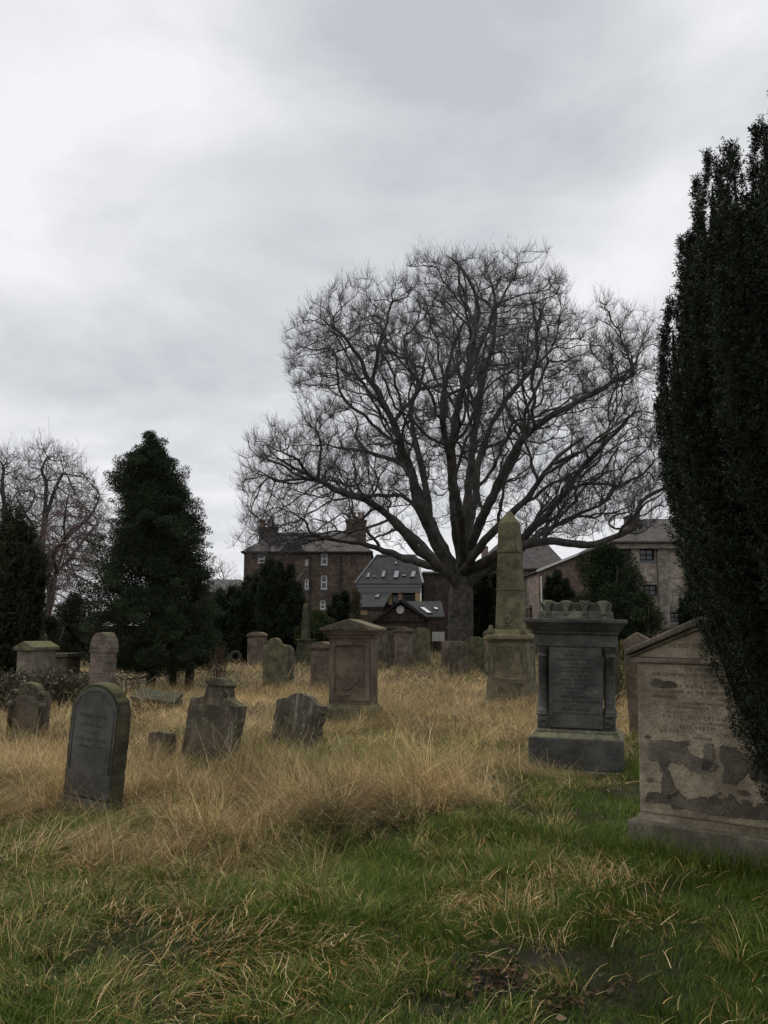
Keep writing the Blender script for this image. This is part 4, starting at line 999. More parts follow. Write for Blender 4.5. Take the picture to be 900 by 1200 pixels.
# --- slate building with skylights
def slate_house():
    Y = 72
    t, X, Z = house('slate_house', 458, Y, 'house with big dark slate roof and skylights seen past the left of the big trunk')
    # upper block
    x0, x1, ze = X(415.5), X(496), Z(684)
    MB().wall(x0 + .3, x1 - .3, -.5, ze, [], 0).shell(x0 + .3, x1 - .3, 0, 8, -.5, ze).build('wall', M['brown_brick'], t)
    zr = Z(651.5, 4)
    rx0, rx1 = X(441, 4), X(488, 4)
    r = MB().hip(x0, x1, -.15, 8.15, ze, zr, rx0, rx1, .16).build('roof', M['slate'], t)
    m = MB(); m.tube([(x1, -.15, ze + .05), (rx1, 4, zr + .06)], .09, 6); m.tube([(rx0, 4, zr + .06), (rx1, 4, zr + .06)], .09, 6); m.tube([(x0, -.15, ze + .05), (rx0, 4, zr + .06)], .06, 6)
    m.build('hip_flashing', M['lead'], r)
    sl = Vector((0, 4.15, zr - ze)).normalized()
    def rooflight(pa, pb, py0, py1, lean, par, y0r, z0r, sl, pane):
        # a flat box lying on the roof slope
        def on(px, py):
            # intersect pixel ray with the slope plane
            nrm = Vector((0, -sl.z, sl.y)); d = Vector(ray(px, py)); o = Vector((0, 0, CAMZ))
            p0 = Vector((0, Y + y0r, z0r)); k = (p0 - o).dot(nrm) / d.dot(nrm); q = o + d * k
            return Vector((q.x - t.location.x, q.y - Y, q.z))
        nrm = Vector((0, -sl.z, sl.y))
        c = [on(pa, py0), on(pb, py0), on(pb + lean, py1), on(pa + lean, py1)]
        lo = [p - nrm * .05 for p in c]; hi = [p + nrm * .09 for p in c]
        f = [(3, 2, 1, 0), (4, 5, 6, 7), (0, 1, 5, 4), (1, 2, 6, 5), (2, 3, 7, 6), (3, 0, 4, 7)]
        o = MB().add(lo + hi, f).build('skylight', M['dark_paint'], par)
        cen = sum(hi, Vector()) / 4
        hh = [cen + (p - cen) * .82 + nrm * .02 for p in hi]; ll = [p - nrm * .03 for p in hh]
        MB().add(ll + hh, f).build('pane', M[pane], o)
    for (a, b, y0_, y1_, ln) in ((429.5, 432.5, 678, 672, 1.5), (446.5, 450.5, 677.5, 670, 2), (460.5, 466.5, 678.5, 669.5, 2), (480.5, 486, 677.5, 670, 2), (462.5, 465, 662, 659.5, .5), (471, 475.5, 676, 674.6, .3), (436.5, 440, 677, 676, .3)):
        rooflight(a, b, y0_, y1_, ln, r, -.15, ze, sl, 'skyglass')
    # band below the eaves and the lower catslide roof
    MB().box(X(417), X(494), -.42, -.1, Z(688.5), Z(685.5)).build('gutter', M['lead'], t)
    MB().box(X(419), X(493), -.6, -.003, Z(695), Z(689)).build('flashing_band', M['lead'], t)
    ya, yb = -4.0, -.6
    za, zb = Z(711, ya), Z(694.5, yb)
    q = MB(); q.add([(X(418.5, ya), ya, za), (X(449, ya), ya, za), (X(459.5, yb), yb, zb), (X(421, yb), yb, zb), (X(418.5, ya), ya, za - .18), (X(449, ya), ya, za - .18), (X(459.5, yb), yb, zb - .18), (X(421, yb), yb, zb - .18)],
                [(0, 1, 2, 3), (7, 6, 5, 4), (0, 4, 5, 1), (1, 5, 6, 2), (2, 6, 7, 3), (3, 7, 4, 0)])
    r2 = q.build('lower_roof', M['slate'], t)
    sl2 = Vector((0, yb - ya, zb - za)).normalized()
    rooflight(438.5, 444, 701.5, 697, 2.5, r2, ya, za, sl2, 'skyglass')
    MB().wall(X(421, ya), X(448, ya), -.5, za - .19, [(X(421.5, ya), X(431, ya), Z(720.5, ya), Z(712.8, ya))], ya + .1).shell(X(421, ya), X(448, ya), ya + .1, -.62, -.5, za - .19).build('wing_wall', M['brown_brick'], t)
    MB().box(X(421.6, ya), X(430.9, ya), ya + .16, ya + .3, Z(720.4, ya), Z(712.9, ya)).build('timber_panel', M['timber'], t)
    # recessed glazing under the eaves
    window(t, X(460), X(469.2), Z(707), Z(697.5), -.62, 'dark_paint', .1, False, 1, False, rev=.2); window(t, X(469.8), X(477.4), Z(707), Z(697.5), -.62, 'dark_paint', .1, False, 1, False, rev=.2); window(t, X(478), X(486), Z(707), Z(697.5), -.62, 'dark_paint', .1, False, 1, False, rev=.2)
    MB().box(X(486.4), X(492.5), -.62, -.1, Z(706), Z(695.4)).box(X(455), X(459.6), -.62, -.1, Z(709), Z(697)).build('timber_cladding', M['timber'], t)
    window(t, X(421.5), X(428), Z(703), Z(697), -.62, 'dark_paint', .08, False, 0, False, rev=.2)
    # front gable
    yg = -9
    ax, az_ = X(469, yg), Z(706, yg)
    MB().prism([(X(440, yg), -.5), (X(499, yg), -.5), (X(499, yg), Z(726, yg)), (ax, az_ - .12), (X(440, yg), Z(728, yg))], yg, yg + 6).build('gable', M['brown_brick'], t)
    for s, pxe, pye in ((-1, 437, 730), (1, 519, 723)):
        xe, zee = X(pxe, yg), Z(pye, yg)
        if s > 0: xe, zee = X(501, yg), Z(727, yg)
        q = MB(); q.add([(ax, yg - .3, az_), (xe, yg - .3, zee), (xe, yg + 6.2, zee), (ax, yg + 6.2, az_), (ax, yg - .3, az_ + .16), (xe, yg - .3, zee + .16), (xe, yg + 6.2, zee + .16), (ax, yg + 6.2, az_ + .16)],
                    [(0, 1, 2, 3), (7, 6, 5, 4), (0, 4, 5, 1), (1, 5, 6, 2), (2, 6, 7, 3), (3, 7, 4, 0)])
        q.build('gable_roof', M['slate'], t)
    MB().lathe([(.0, -.05), (.28, -.05), (.30, 0), (.28, .05), (.0, .05)], n=20).build('round_plaque', M['white_paint'], t, off=(X(469, yg), yg - .05, Z(714.5, yg))).rotation_euler.x = R(90)
    MB().box(X(441, yg), X(498, yg), yg - .12, yg - .003, Z(728.5, yg), Z(726.5, yg)).build('brick_course', M['red_brick'], t)
    MB().box(ax - .12, ax + .12, yg - .36, yg - .1, az_ + .17, az_ + .6).build('finial', M['pot'], t)
    # lean-to slate roof to the right with a long bright rooflight
    y3 = -6
    z1_, z0_ = Z(704.5, y3 + 3.5), Z(722.5, y3)
    q = MB(); a, b = X(490, y3), X(521, y3)
    q.add([(X(476, y3 + 3.5), y3 + 3.5, z1_), (b, y3 + 3.5, z1_), (b, y3, z0_), (a + .6, y3, z0_), (X(476, y3 + 3.5), y3 + 3.5, z1_ - .15), (b, y3 + 3.5, z1_ - .15), (b, y3, z0_ - .15), (a + .6, y3, z0_ - .15)],
          [(3, 2, 1, 0), (4, 5, 6, 7), (0, 1, 5, 4), (1, 2, 6, 5), (2, 3, 7, 6), (3, 0, 4, 7)])
    r3 = q.build('side_roof', M['slate'], t)
    sl3 = Vector((0, 3.5, z1_ - z0_)).normalized()
    rooflight(501.5, 507, 720, 712.5, -10.5, r3, y3, z0_, sl3, 'white_paint'); rooflight(510, 514, 715.3, 713, -2, r3, y3, z0_, sl3, 'white_paint')
    MB().box(X(500, y3), b, y3 + .1, y3 + 4, -.5, z0_ - .16).build('side_wall', M['red_brick'], t)
    # tall brick wall behind
    MB().box(X(496.5, 2), X(528, 2), 2, 7, -.5, Z(672, 2)).build('rear_wall', M['red_brick'], t)
    MB().box(X(495.5, 2), X(529, 2), 1.8, 7.2, Z(672, 2) + .003, Z(669.8, 2)).build('rear_coping', M['lead'], t)
slate_house()

# --- pinkish stone house behind the obelisk
def pink_house():
    Y = 84
    t, X, Z = house('pink_house', 600, Y, 'pinkish stone villa with hipped slate roof behind the mossy obelisk')
    ze = Z(668)
    w_ = [(X(561), X(567), Z(694), Z(680)), (X(611), X(620), Z(681), Z(674)), (X(636), X(644), Z(684), Z(673)), (X(611), X(620), Z(704), Z(692))]
    MB().wall(X(556), X(662), -.5, ze, w_, 0, .2).shell(X(556), X(662), 0, 9, -.5, ze).build('wall', M['pink_stone'], t)
    for a in w_: window(t, *a, 0, fw=.14, rev=.2, frame='lead')
    r = MB().hip(X(554), X(668), -.4, 9.4, ze + .15, Z(634, 4.5), X(588, 4.5), X(640, 4.5)).build('roof', M['brown_slate'], t)
    MB().box(X(566, 4), X(573, 4), 4, 5, ze, Z(640, 4)).build('chimney', M['pink_stone'], r)
    m = MB(); m.tube([(X(617), -.2, Z(650) + .1), (X(626), -.5, Z(661))], .1, 5); m.build('hip_flashing', M['lead'], r)
    MB().box(X(556), X(662), -.15, -.003, Z(686), Z(684.5)).box(X(612), X(626), -.3, -.003, Z(701), Z(697.5)).build('stone_course', M['render'], t)
    MB().box(X(612), X(632), -4, -.4, -.5, Z(713, -4)).build('porch', M['brown_brick'], t)
    MB().box(X(611), X(633), -4.2, -.3, Z(713, -4) + .003, Z(709, -4)).build('porch_roof', M['lead'], t)
pink_house()
def gable_house():
    Y = 76
    t, X, Z = house('gable_house', 675, Y, 'dull stone wing with white gable edge behind the round evergreen')
    xa, za = X(686), Z(646)
    xl, zl = X(629), Z(668.5)
    xr = X(742); zr = zl
    MB().prism([(X(632), -.5), (X(738), -.5), (X(738), zl - .12), (xa, za - .28), (X(632), zl - .12)], 0, 10).build('wall', M['pink_stone'], t)
    for s, xe in ((-1, xl), (1, xr)):
        q = MB(); q.add([(xa, -.3, za - .14), (xe, -.3, zl - .14), (xe, 10.3, zl - .14), (xa, 10.3, za - .14), (xa, -.3, za), (xe, -.3, zl), (xe, 10.3, zl), (xa, 10.3, za)],
                    [(0, 1, 2, 3), (7, 6, 5, 4), (0, 4, 5, 1), (1, 5, 6, 2), (2, 6, 7, 3), (3, 7, 4, 0)])
        r = q.build('roof', M['brown_slate'], t)
        q = MB(); q.add([(xa, -.36, za - .16), (xe, -.36, zl - .16), (xe, -.303, zl - .16), (xa, -.303, za - .16), (xa, -.36, za + .05), (xe, -.36, zl + .05), (xe, -.303, zl + .05), (xa, -.303, za + .05)],
                    [(0, 1, 2, 3), (7, 6, 5, 4), (0, 4, 5, 1), (1, 5, 6, 2), (2, 6, 7, 3), (3, 7, 4, 0)])
        q.build('barge_board', M['white_paint'], r)
    m = MB(); m.tube([(X(634.3), -.12, 0), (X(634.3), -.12, zl - .5)], .075, 6); m.build('downpipe', M['white_paint'], t)
gable_house()

# --- beige rendered block on the right
def beige_block():
    Y = 66
    t, X, Z = house('rendered_block', 770, Y, 'beige three storey block with pilasters and hipped roof at the right')
    x0, x1, ze = X(722), X(812), Z(637)
    w_ = [(X(751.5), X(769), Z(657), Z(643)), (X(754), X(771), Z(698.5), Z(685)), (X(728), X(740), Z(657), Z(644)), (X(784.5), X(797), Z(729), Z(717.5)), (X(798), X(803), Z(726), Z(718.5))]
    MB().wall(x0, x1, -.5, ze, w_, 0, .3).shell(x0, x1, 0, 12, -.5, ze).build('wall', M['render'], t)
    for a in w_: window(t, *a, 0, 'dark_paint', .12, True, 1, True, rev=.3)
    for a, b in ((740.5, 750.5), (771.5, 783), (804, 811)):
        MB().box(X(a), X(b), -.25, -.003, -.5, ze - .42).build('pilaster', M['render_dark'], t)
    for a, b, c, d in ((751, 771, 682, 660), (783.5, 803.5, 677, 664), (783.5, 803.5, 716, 702)):
        MB().box(X(a), X(b), -.05, -.003, Z(c), Z(d)).build('infill_panel', M['render_dark'] if d == 702 else M['render'], t)
    MB().box(x0 - .2, x1 + .2, -.45, -.003, ze - .4, ze - .05).build('cornice', M['render_dark'], t)
    r = MB().hip(x0 - .5, x1 + .5, -.6, 12.6, ze + .12, Z(608, 6), X(758, 6), X(806, 6)).build('roof', M['brown_slate'], t)
    MB().box(X(739, 4), X(753, 4), 4, 5.2, ze, Z(606, 4)).box(X(738, 4), X(754, 4), 3.85, 5.35, Z(606, 4) + .003, Z(604, 4)).build('chimney', M['tenement'], r)
    m = MB(); m.tube([(X(806.5), -.32, 0), (X(806.5), -.32, ze)], .08, 6); m.build('downpipe', M['dark_paint'], t)
beige_block()

# --- boundary wall of the graveyard
def boundary():
    for (xa, xb, Y, lab) in ((-70, 1.0, 60, 'long low stone boundary wall closing the graveyard behind the left half'), (4.2, 45, 58, 'long low stone boundary wall closing the graveyard behind the right half')):
        t = empty('boundary_wall', ((xa + xb) / 2, Y, 0), 0, (0, 0), lab, 'wall', 'boundary walls')
        h = (xb - xa) / 2
        MB().box(-h, h, 0, .5, -.5, 1.75).build('wall', M['tenement'], t); MB().box(-h - .05, h + .05, -.06, .56, 1.753, 1.93).build('coping', M['plinth_stone'], t)
boundary()
# ================================================================== TREES
def in_poly(px, py, poly):
    inside = np.zeros(len(px), bool); n = len(poly)
    for i in range(n):
        x0, y0 = poly[i]; x1, y1 = poly[(i + 1) % n]
        c = ((y0 > py) != (y1 > py)) & (px < (x1 - x0) * (py - y0) / (y1 - y0 + 1e-12) + x0)
        inside ^= c
    return inside

def resample(pts, step):
    pts = [np.array(p, float) for p in pts]
    # Catmull-Rom through the points
    out = []
    for i in range(len(pts) - 1):
        p0 = pts[max(i - 1, 0)]; p1 = pts[i]; p2 = pts[i + 1]; p3 = pts[min(i + 2, len(pts) - 1)]
        k = max(2, int(np.linalg.norm(p2 - p1) / step))
        for j in range(k):
            t = j / k
            out.append(0.5 * ((2 * p1) + (-p0 + p2) * t + (2 * p0 - 5 * p1 + 4 * p2 - p3) * t * t + (-p0 + 3 * p1 - 3 * p2 + p3) * t ** 3))
    out.append(pts[-1]); return out

def wander_limbs(limbs, poly, n_per, L, step, centre, jit=.38):
    """crooked side limbs off every main limb, kept inside the crown's outline"""
    out = []
    for lb in limbs:
        q = resample(lb, .5); m = len(q)
        for k in range(n_per):
            i = int(m * RNG.uniform(.22, .97)); i = min(max(i, 1), m - 1)
            p = np.array(q[i]); d = unit(q[i] - q[i - 1]); side = unit(np.cross(d, rand_dir(1)[0]))
            d = unit(d * .75 + side * RNG.uniform(.5, 1.0)); pts = [p]
            for s in range(int(RNG.uniform(*L) / step)):
                o = unit(p - centre)
                d = unit(d + rand_dir(1)[0] * jit + o * .12 + np.array([0, 0, .06])); p = p + d * step
                px = 450 + F * p[0] / (p[1] * 1.0) ; v = (p[2] - CAMZ) / p[1]
                py = 600 - F * (v * CP - SP) / (CP + v * SP); px = 450 + F * (p[0] / p[1]) * (1 / (CP + v * SP)) * 1.0
                if not in_poly(np.array([px]), np.array([py]), poly)[0]: break
                pts.append(p)
            if len(pts) > 4: out.append(pts)
    return out

def grow(trunk, limbs, att, step, di, dk, iters=160, wander=0.25, up=0.08, rad=None, centre=None):
    """branches reach out step by step towards the points of the crown that they can still claim"""
    pos = []; par = []; grow.rad = {}
    for i, p in enumerate(resample(trunk, step)): pos.append(p); par.append(i - 1)
    for li, L in enumerate(limbs):
        q = resample(L, step); A = np.array(pos)
        j = int(np.argmin(((A - q[0]) ** 2).sum(1))); last = j
        for k, p in enumerate(q):
            if k == 0: continue
            p = p + RNG.normal(0, step * .18, 3)
            pos.append(p); par.append(last); last = len(pos) - 1
            if rad: f = k / len(q); grow.rad[last] = rad[li][0] * (1 - f) ** .8 + rad[li][1] * f
    pos = [np.array(p) for p in pos]
    A = np.array(pos)
    def nearest(pts, nodes, off):
        d = np.full(len(pts), 1e9); ix = np.zeros(len(pts), int)
        for s in range(0, len(nodes), 256):
            D = ((pts[:, None] - nodes[None, s:s + 256]) ** 2).sum(-1); m = D.argmin(1); v = D[np.arange(len(pts)), m]
            b = v < d; d[b] = v[b]; ix[b] = m[b] + s + off
        return d, ix
    d, ix = nearest(att, A, 0)
    alive = d > dk * dk
    childdirs = {}
    for it in range(iters):
        use = alive & (d < di * di)
        if use.sum() == 0: break
        ids = ix[use]; vec = unit(att[use] - A[ids])
        un, inv = np.unique(ids, return_inverse=True)
        acc_ = np.zeros((len(un), 3)); np.add.at(acc_, inv, vec)
        acc_ = unit(acc_ + RNG.normal(0, wander, acc_.shape) * np.linalg.norm(acc_, axis=1, keepdims=True).clip(0.3, None) + np.array([0, 0, up]))
        new = A[un] + acc_ * step * RNG.uniform(.75, 1.2, (len(un), 1))
        # never grow the same child twice
        ok = []
        for k, pnode in enumerate(un):
            lst = childdirs.setdefault(int(pnode), [])
            back = centre is not None and np.dot(acc_[k], unit(A[pnode] - centre)) < -.15
            if back or len(lst) >= 4 or any(np.dot(acc_[k], e) > 0.97 for e in lst): ok.append(False)
            else: lst.append(acc_[k]); ok.append(True)
        ok = np.array(ok)
        if not ok.any(): break
        off = len(A); A = np.concatenate([A, new[ok]]); par += [int(x) for x in un[ok]]
        d2, ix2 = nearest(att, new[ok], off)
        b = d2 < d; d[b] = d2[b]; ix[b] = ix2[b]
        alive &= d > dk * dk
    return A, np.array(par)

def radii(A, par, r0, r_base, e=2.3):
    n = len(A); s = np.zeros(n); kids = np.zeros(n, int)
    for i in range(1, n): kids[par[i]] += 1
    for i in range(n - 1, -1, -1):
        if kids[i] == 0: s[i] += r0 ** e
        if par[i] >= 0: s[par[i]] += s[i]
    r = s ** (1 / e); k = math.log(r_base / r0) / math.log(max(r[0] / r0, 1.01))
    return r0 * (r / r0) ** k, kids

def branch_mesh(A, par, r, rmin_sides, name, mat, parent, flare=0.0):
    n = len(A); kids = [[] for _ in range(n)]
    for i in range(1, n):
        if par[i] >= 0: kids[par[i]].append(i)
    groups = {}
    stack = [(0, None)]
    while stack:
        s, pre = stack.pop(); ch = [] if pre is None else [pre]
        i = s
        while True:
            ch.append(i)
            if not kids[i]: break
            ks = sorted(kids[i], key=lambda c: -r[c])
            for c in ks[1:]: stack.append((c, i))
            i = ks[0]
        p = A[ch].copy(); rr = r[ch].copy()
        if pre is not None: rr[0] = min(rr[0], rr[1] * 1.25)
        if len(p) > 3:
            p[1:-1] = p[1:-1] * .5 + (p[:-2] + p[2:]) * .25
            rr[1:-1] = rr[1:-1] * .5 + (rr[:-2] + rr[2:]) * .25
        if rr[0] > .03: rr = rr * (1 + RNG.normal(0, .06, len(rr)) * np.where(rr > .25, .25, 1))
        sides = 3 if rr[0] < .03 else (5 if rr[0] < .09 else (8 if rr[0] < .3 else 14))
        if pre is None and flare:
            h = p[:, 2] - p[0, 2]; rr = rr * (1 + flare * np.exp(-h / 0.6))
        groups.setdefault((len(ch), sides), []).append((p, rr))
    vs, qs, k = [], [], 0
    for (L, sides), lst in groups.items():
        if L < 2: continue
        v, q = tubes_np(np.stack([a for a, b in lst]), np.stack([b for a, b in lst]), sides)
        vs.append(v); qs.append(q + k); k += len(v)
    return np_mesh(name, np.concatenate(vs), np.concatenate(qs), mat, parent, smooth=True)

def twigs(A, par, r, kids, thr, per, L0, L1, rad, name, mat, parent, curl=0.5, outward=None, droop=0.0, sub=4):
    idx = np.where((r < thr) & (par >= 0))[0]
    w = np.where(kids[idx] == 0, per * 2.0, per)
    if outward is not None: w = w * np.clip((np.linalg.norm((A[idx] - outward) * np.array([1, 1.25, .8]), axis=1) / 8.5) ** 1.7, .15, 1.3)
    cnt = RNG.poisson(w); idx = np.repeat(idx, cnt); n = len(idx)
    d = unit(A[idx] - A[par[idx]])
    t = RNG.random((n, 1)); base = A[idx] * t + A[par[idx]] * (1 - t)
    dr = unit(d * 0.7 + rand_dir(n) * 0.75 + np.array([0, 0, 0.15 - droop]))
    if outward is not None: dr = unit(dr + unit(base - outward) * .12)
    L = RNG.uniform(L0, L1, n)
    def curve(b, dr, L, K, cv):
        s = np.linspace(0, 1, K)[None, :, None]
        bend = unit(rand_dir(len(b)) * .6 + np.array([0, 0, 1.0 - 3 * droop]))
        p = b[:, None] + dr[:, None] * (s * L[:, None, None]) + bend[:, None] * (cv * L[:, None, None] * s ** 2)
        return p + RNG.normal(0, .02, p.shape) * L[:, None, None] * (s > 0)
    p1 = curve(base, dr, L, 5, curl)
    r1 = rad * np.linspace(1, .55, 5)[None] * RNG.uniform(.8, 1.3, (n, 1))
    v1, q1 = tubes_np(p1, r1)
    ii = np.repeat(np.arange(n), sub); m = len(ii)
    seg = RNG.integers(1, 5, m); b2 = p1[ii, seg]; d2 = unit(unit(p1[ii, seg] - p1[ii, seg - 1]) * .8 + rand_dir(m) * .75)
    L2 = L[ii] * RNG.uniform(.3, .65, m)
    p2 = curve(b2, d2, L2, 3, curl * .8)
    v2, q2 = tubes_np(p2, rad * .62 * np.linspace(1, .6, 3)[None] * RNG.uniform(.8, 1.2, (m, 1)))
    return np_mesh(name, np.concatenate([v1, v2]), np.concatenate([q1, q2 + len(v1)]), mat, parent)

def crown_points(poly, n, Y, depth, shell=0.5, flat=1.0):
    """points through the volume of a crown whose outline is poly"""
    P_ = np.array(poly, float); x0, y0 = P_.min(0); x1, y1 = P_.max(0)
    cx, cy = (x0 + x1) / 2, (y0 + y1) / 2
    out = []
    while sum(len(o) for o in out) < n:
        px = RNG.uniform(x0, x1, n); py = RNG.uniform(y0, y1, n); ok = in_poly(px, py, poly); px, py = px[ok], py[ok]
        q = np.clip(((px - cx) / (x1 - x0) * 2) ** 2 + ((py - (cy + (y1 - cy) * .25)) / (y1 - y0) * 1.7) ** 2, 0, 1)
        T = depth * np.sqrt(1 - q * .85)
        u = RNG.uniform(-1, 1, len(px)); u = np.sign(u) * np.abs(u) ** shell
        yy = Y + u * T
        X, Yc, Z = [], [], []
        uu = (px - 450) / F; vv = (600 - py) / F
        dy = CP - vv * SP; dz = SP + vv * CP
        out.append(np.stack([uu / dy * yy * (Y / yy) ** .0, yy, CAMZ + dz / dy * yy], -1))
    return np.concatenate(out)[:n]

def big_sycamore():
    Y = 46.0
    b = Vector((wx(538, Y, 770), Y, 0))
    t = empty('bare_tree', (0, 0, 0), 0, (0, 0), 'huge bare spreading tree with thick forking limbs in the middle distance', 'tree')
    def W(px, py, dy=0): 
        p = P(px, py, Y); return np.array([p.x, Y + dy, p.z])
    trunk = [(b.x + .05, Y, -.3), W(539, 760), W(540, 735), W(540, 705), W(541, 680), W(542, 650)]
    limbs = [
        [W(540, 695), W(524, 672, -.8), W(490, 650, -2), W(462, 622, -3), W(440, 602, -3.6), W(405, 590, -4), W(370, 574, -4.5), W(340, 560, -5)],
        [W(540, 690), W(520, 668, .6), W(490, 655, 2), W(455, 640, 3.5), W(425, 628, 4), W(390, 622, 5), W(350, 610, 5)],
        [W(540, 690), W(525, 665, -.8), W(508, 640, -1.2), W(490, 600, -2), W(474, 545, -2.5), W(455, 500, -3), W(436, 468, -3.2), W(415, 430, -3.5), W(390, 405, -3.5)],
        [W(540, 675), W(520, 640, .6), W(503, 600, 1.5), W(490, 560, 2), W(470, 530, 3), W(440, 515, 4), W(405, 505, 4.5), W(380, 500, 4.5)],
        [W(540, 685), W(526, 655, 1.0), W(508, 612, 2), W(502, 560, 2.6), W(490, 505, 3), W(483, 465, 3.4), W(492, 435, 3.6), W(489, 405, 3.8), W(470, 378, 4)],
        [W(541, 660), W(531, 610, -1.4), W(526, 560, -2.2), W(526, 515, -3), W(541, 452, -3.4), W(549, 415, -3.6), W(552, 385, -3.8), W(538, 358, -4), W(522, 338, -4)],
        [W(542, 650), W(547, 600, .2), W(552, 555, .4), W(562, 480, .6), W(571, 430, .8), W(580, 395, .9), W(584, 355, 1), W(582, 335, 1), W(578, 318, 1)],
        [W(543, 650), W(558, 590, 1.6), W(567, 530, 2.4), W(590, 470, 3.4), W(618, 430, 4.2), W(645, 395, 4.6), W(652, 365, 5)],
        [W(543, 660), W(562, 610, -1.6), W(580, 570, -2.6), W(592, 545, -3), W(612, 520, -3.6), W(640, 503, -4), W(672, 488, -4.4), W(702, 470, -4.6), W(720, 450, -5)],
        [W(544, 672), W(575, 655, -1.6), W(600, 640, -2.4), W(625, 615, -3), W(645, 590, -3.4), W(668, 558, -4), W(695, 530, -4.5), W(715, 508, -5)],
        [W(544, 680), W(580, 660, 1.4), W(620, 638, 2.6), W(660, 610, 4), W(700, 590, 5), W(740, 570, 5.5)],
        [W(543, 690), W(570, 668, -1), W(595, 648, -2.6), W(630, 643, -3.6), W(665, 648, -4.5), W(692, 640, -5), W(713, 628, -5.2), W(716, 605, -5.2), W(740, 592, -5.6), W(762, 580, -5.8)],
        [W(541, 670), W(535, 620, -3), W(520, 570, -5), W(510, 520, -6.2), W(515, 470, -6.8), W(530, 430, -7)],
        [W(543, 670), W(562, 630, 3), W(585, 580, 5), W(610, 540, 6.4), W(630, 500, 7), W(640, 465, 7)],
        [W(541, 675), W(560, 640, -3.4), W(600, 600, -5.4), W(620, 570, -6.5), W(650, 545, -7)],
        [W(540, 680), W(510, 645, 3), W(470, 600, 5), W(440, 575, 6.4), W(410, 545, 7)],
    ]
    poly = [(282, 612), (285, 575), (297, 540), (315, 522), (338, 515), (345, 492), (362, 482), (345, 470), (333, 445), (340, 415), (352, 385), (372, 368), (400, 372), (415, 352), (440, 345), (474, 348), (480, 334), (507, 314), (548, 302), (592, 300), (630, 314), (658, 336), (680, 358), (702, 382), (728, 388), (748, 412), (756, 450), (752, 485), (768, 520), (778, 555), (782, 592), (765, 622), (738, 632), (700, 628), (660, 636), (620, 650), (580, 640), (545, 610), (500, 640), (470, 650), (430, 640), (390, 650), (345, 648), (310, 640)]
    att = [crown_points(poly, 3000, Y, 8.0, 0.55)]
    for (px, py, rx, ry, dys) in ((575, 380, 95, 76, (-1.5, 2.5)), (505, 354, 45, 40, (-3,)), (435, 412, 72, 62, (-3, 2)), (375, 430, 42, 58, (-3,)), (348, 562, 58, 46, (-4.5,)), (310, 610, 30, 28, (4,)), (330, 600, 48, 42, (3,)), (425, 548, 80, 55, (4, -4)),
                                 (690, 455, 66, 66, (-4.5, 3)), (712, 560, 68, 58, (5, -5)), (735, 440, 25, 50, (0,)), (650, 600, 70, 40, (-4, 4)), (540, 490, 80, 75, (-6.5, 6)), (645, 375, 48, 58, (4.5,)), (600, 480, 70, 60, (7,)), (740, 590, 40, 40, (-3,))):
        for dy in dys:
            c = P(px, py, Y); n_ = int(rx * ry * .125); d = rand_dir(n_) * (RNG.random((n_, 1)) ** .38)
            att.append(np.array([c.x, Y + dy, c.z]) + d * np.array([rx * Y / F, min(rx, 75) * Y / F * 1.15, ry * Y / F]))
    att = np.concatenate(att)
    ext = [(275, 640), (285, 600), (330, 600), (380, 640), (330, 655), (290, 655)]
    att = np.concatenate([att, crown_points(ext, 260, Y, 3.5, .7)])
    ctr = np.array([b.x, Y, 5.0])
    rad = [(.27, .035)] * len(limbs)
    l2 = wander_limbs(limbs, poly, 6, (3.0, 6.5), .45, ctr); rad += [(.085, .022)] * len(l2)
    l3 = wander_limbs(l2, poly, 2, (1.5, 3.5), .38, ctr, .45); rad += [(.038, .014)] * len(l3)
    A, par = grow(trunk, limbs + l2 + l3, att, .27, 3.4, .38, 150, .42, .04, rad, ctr)
    r, kids = radii(A, par, .011, .64, 2.35)
    for i, v in grow.rad.items(): r[i] = max(r[i], v)
    branch_mesh(A, par, r, 0, 'trunk', M['bark'], t, .45)
    twigs(A, par, r, kids, .030, 1.75, .20, .58, .0060, 'crown', M['twig'], t, .6, np.array([b.x, Y, 6.0]), 0, 4)
big_sycamore()

def bare_tree(px, Y, trunk_px, limbs_px, poly, n, depth, rb, label, bark, twg, step=.4, droop=0.0, per=.55, L=(.4, 1.0), group='bare trees at the left edge', r0=.012, tr=.0085):
    t = empty('bare_tree', (0, 0, 0), 0, (0, 0), label, 'tree', group)
    def W(a): 
        p = P(a[0], a[1], Y); return np.array([p.x, Y + (a[2] if len(a) > 2 else 0), p.z])
    trunk = [W(a) for a in trunk_px]; trunk[0][2] = -.3
    att = crown_points(poly, n, Y, depth, .6)
    A, par = grow(trunk, [[W(a) for a in l] for l in limbs_px], att, step, step * 10, step * 1.5, 120, .3, .05)
    r, kids = radii(A, par, r0, rb)
    branch_mesh(A, par, r, 0, 'trunk', M[bark], t, .2)
    twigs(A, par, r, kids, .05, per, L[0], L[1], tr, 'crown', M[twg], t, .4, None, droop, 3)
bare_tree(48, 50, [(40, 775), (44, 720), (48, 660), (52, 600)], [[(46, 690), (70, 640), (92, 600, 2), (105, 570, 2)], [(50, 640), (42, 600, -2), (30, 575, -3)], [(52, 600), (55, 570), (50, 550), (55, 530)], [(50, 620), (70, 580, -1), (90, 560, -2)]],
          [(18, 600), (14, 560), (28, 525), (50, 519), (72, 521), (92, 540), (112, 556), (122, 580), (126, 620), (124, 660), (95, 690), (60, 700), (40, 650)], 4200, 4.5, .26, 'grey bare tree with fan shaped crown behind the dark conifer on the left', 'bark', 'twig', .3, 0, 1.3, (.3, .8))
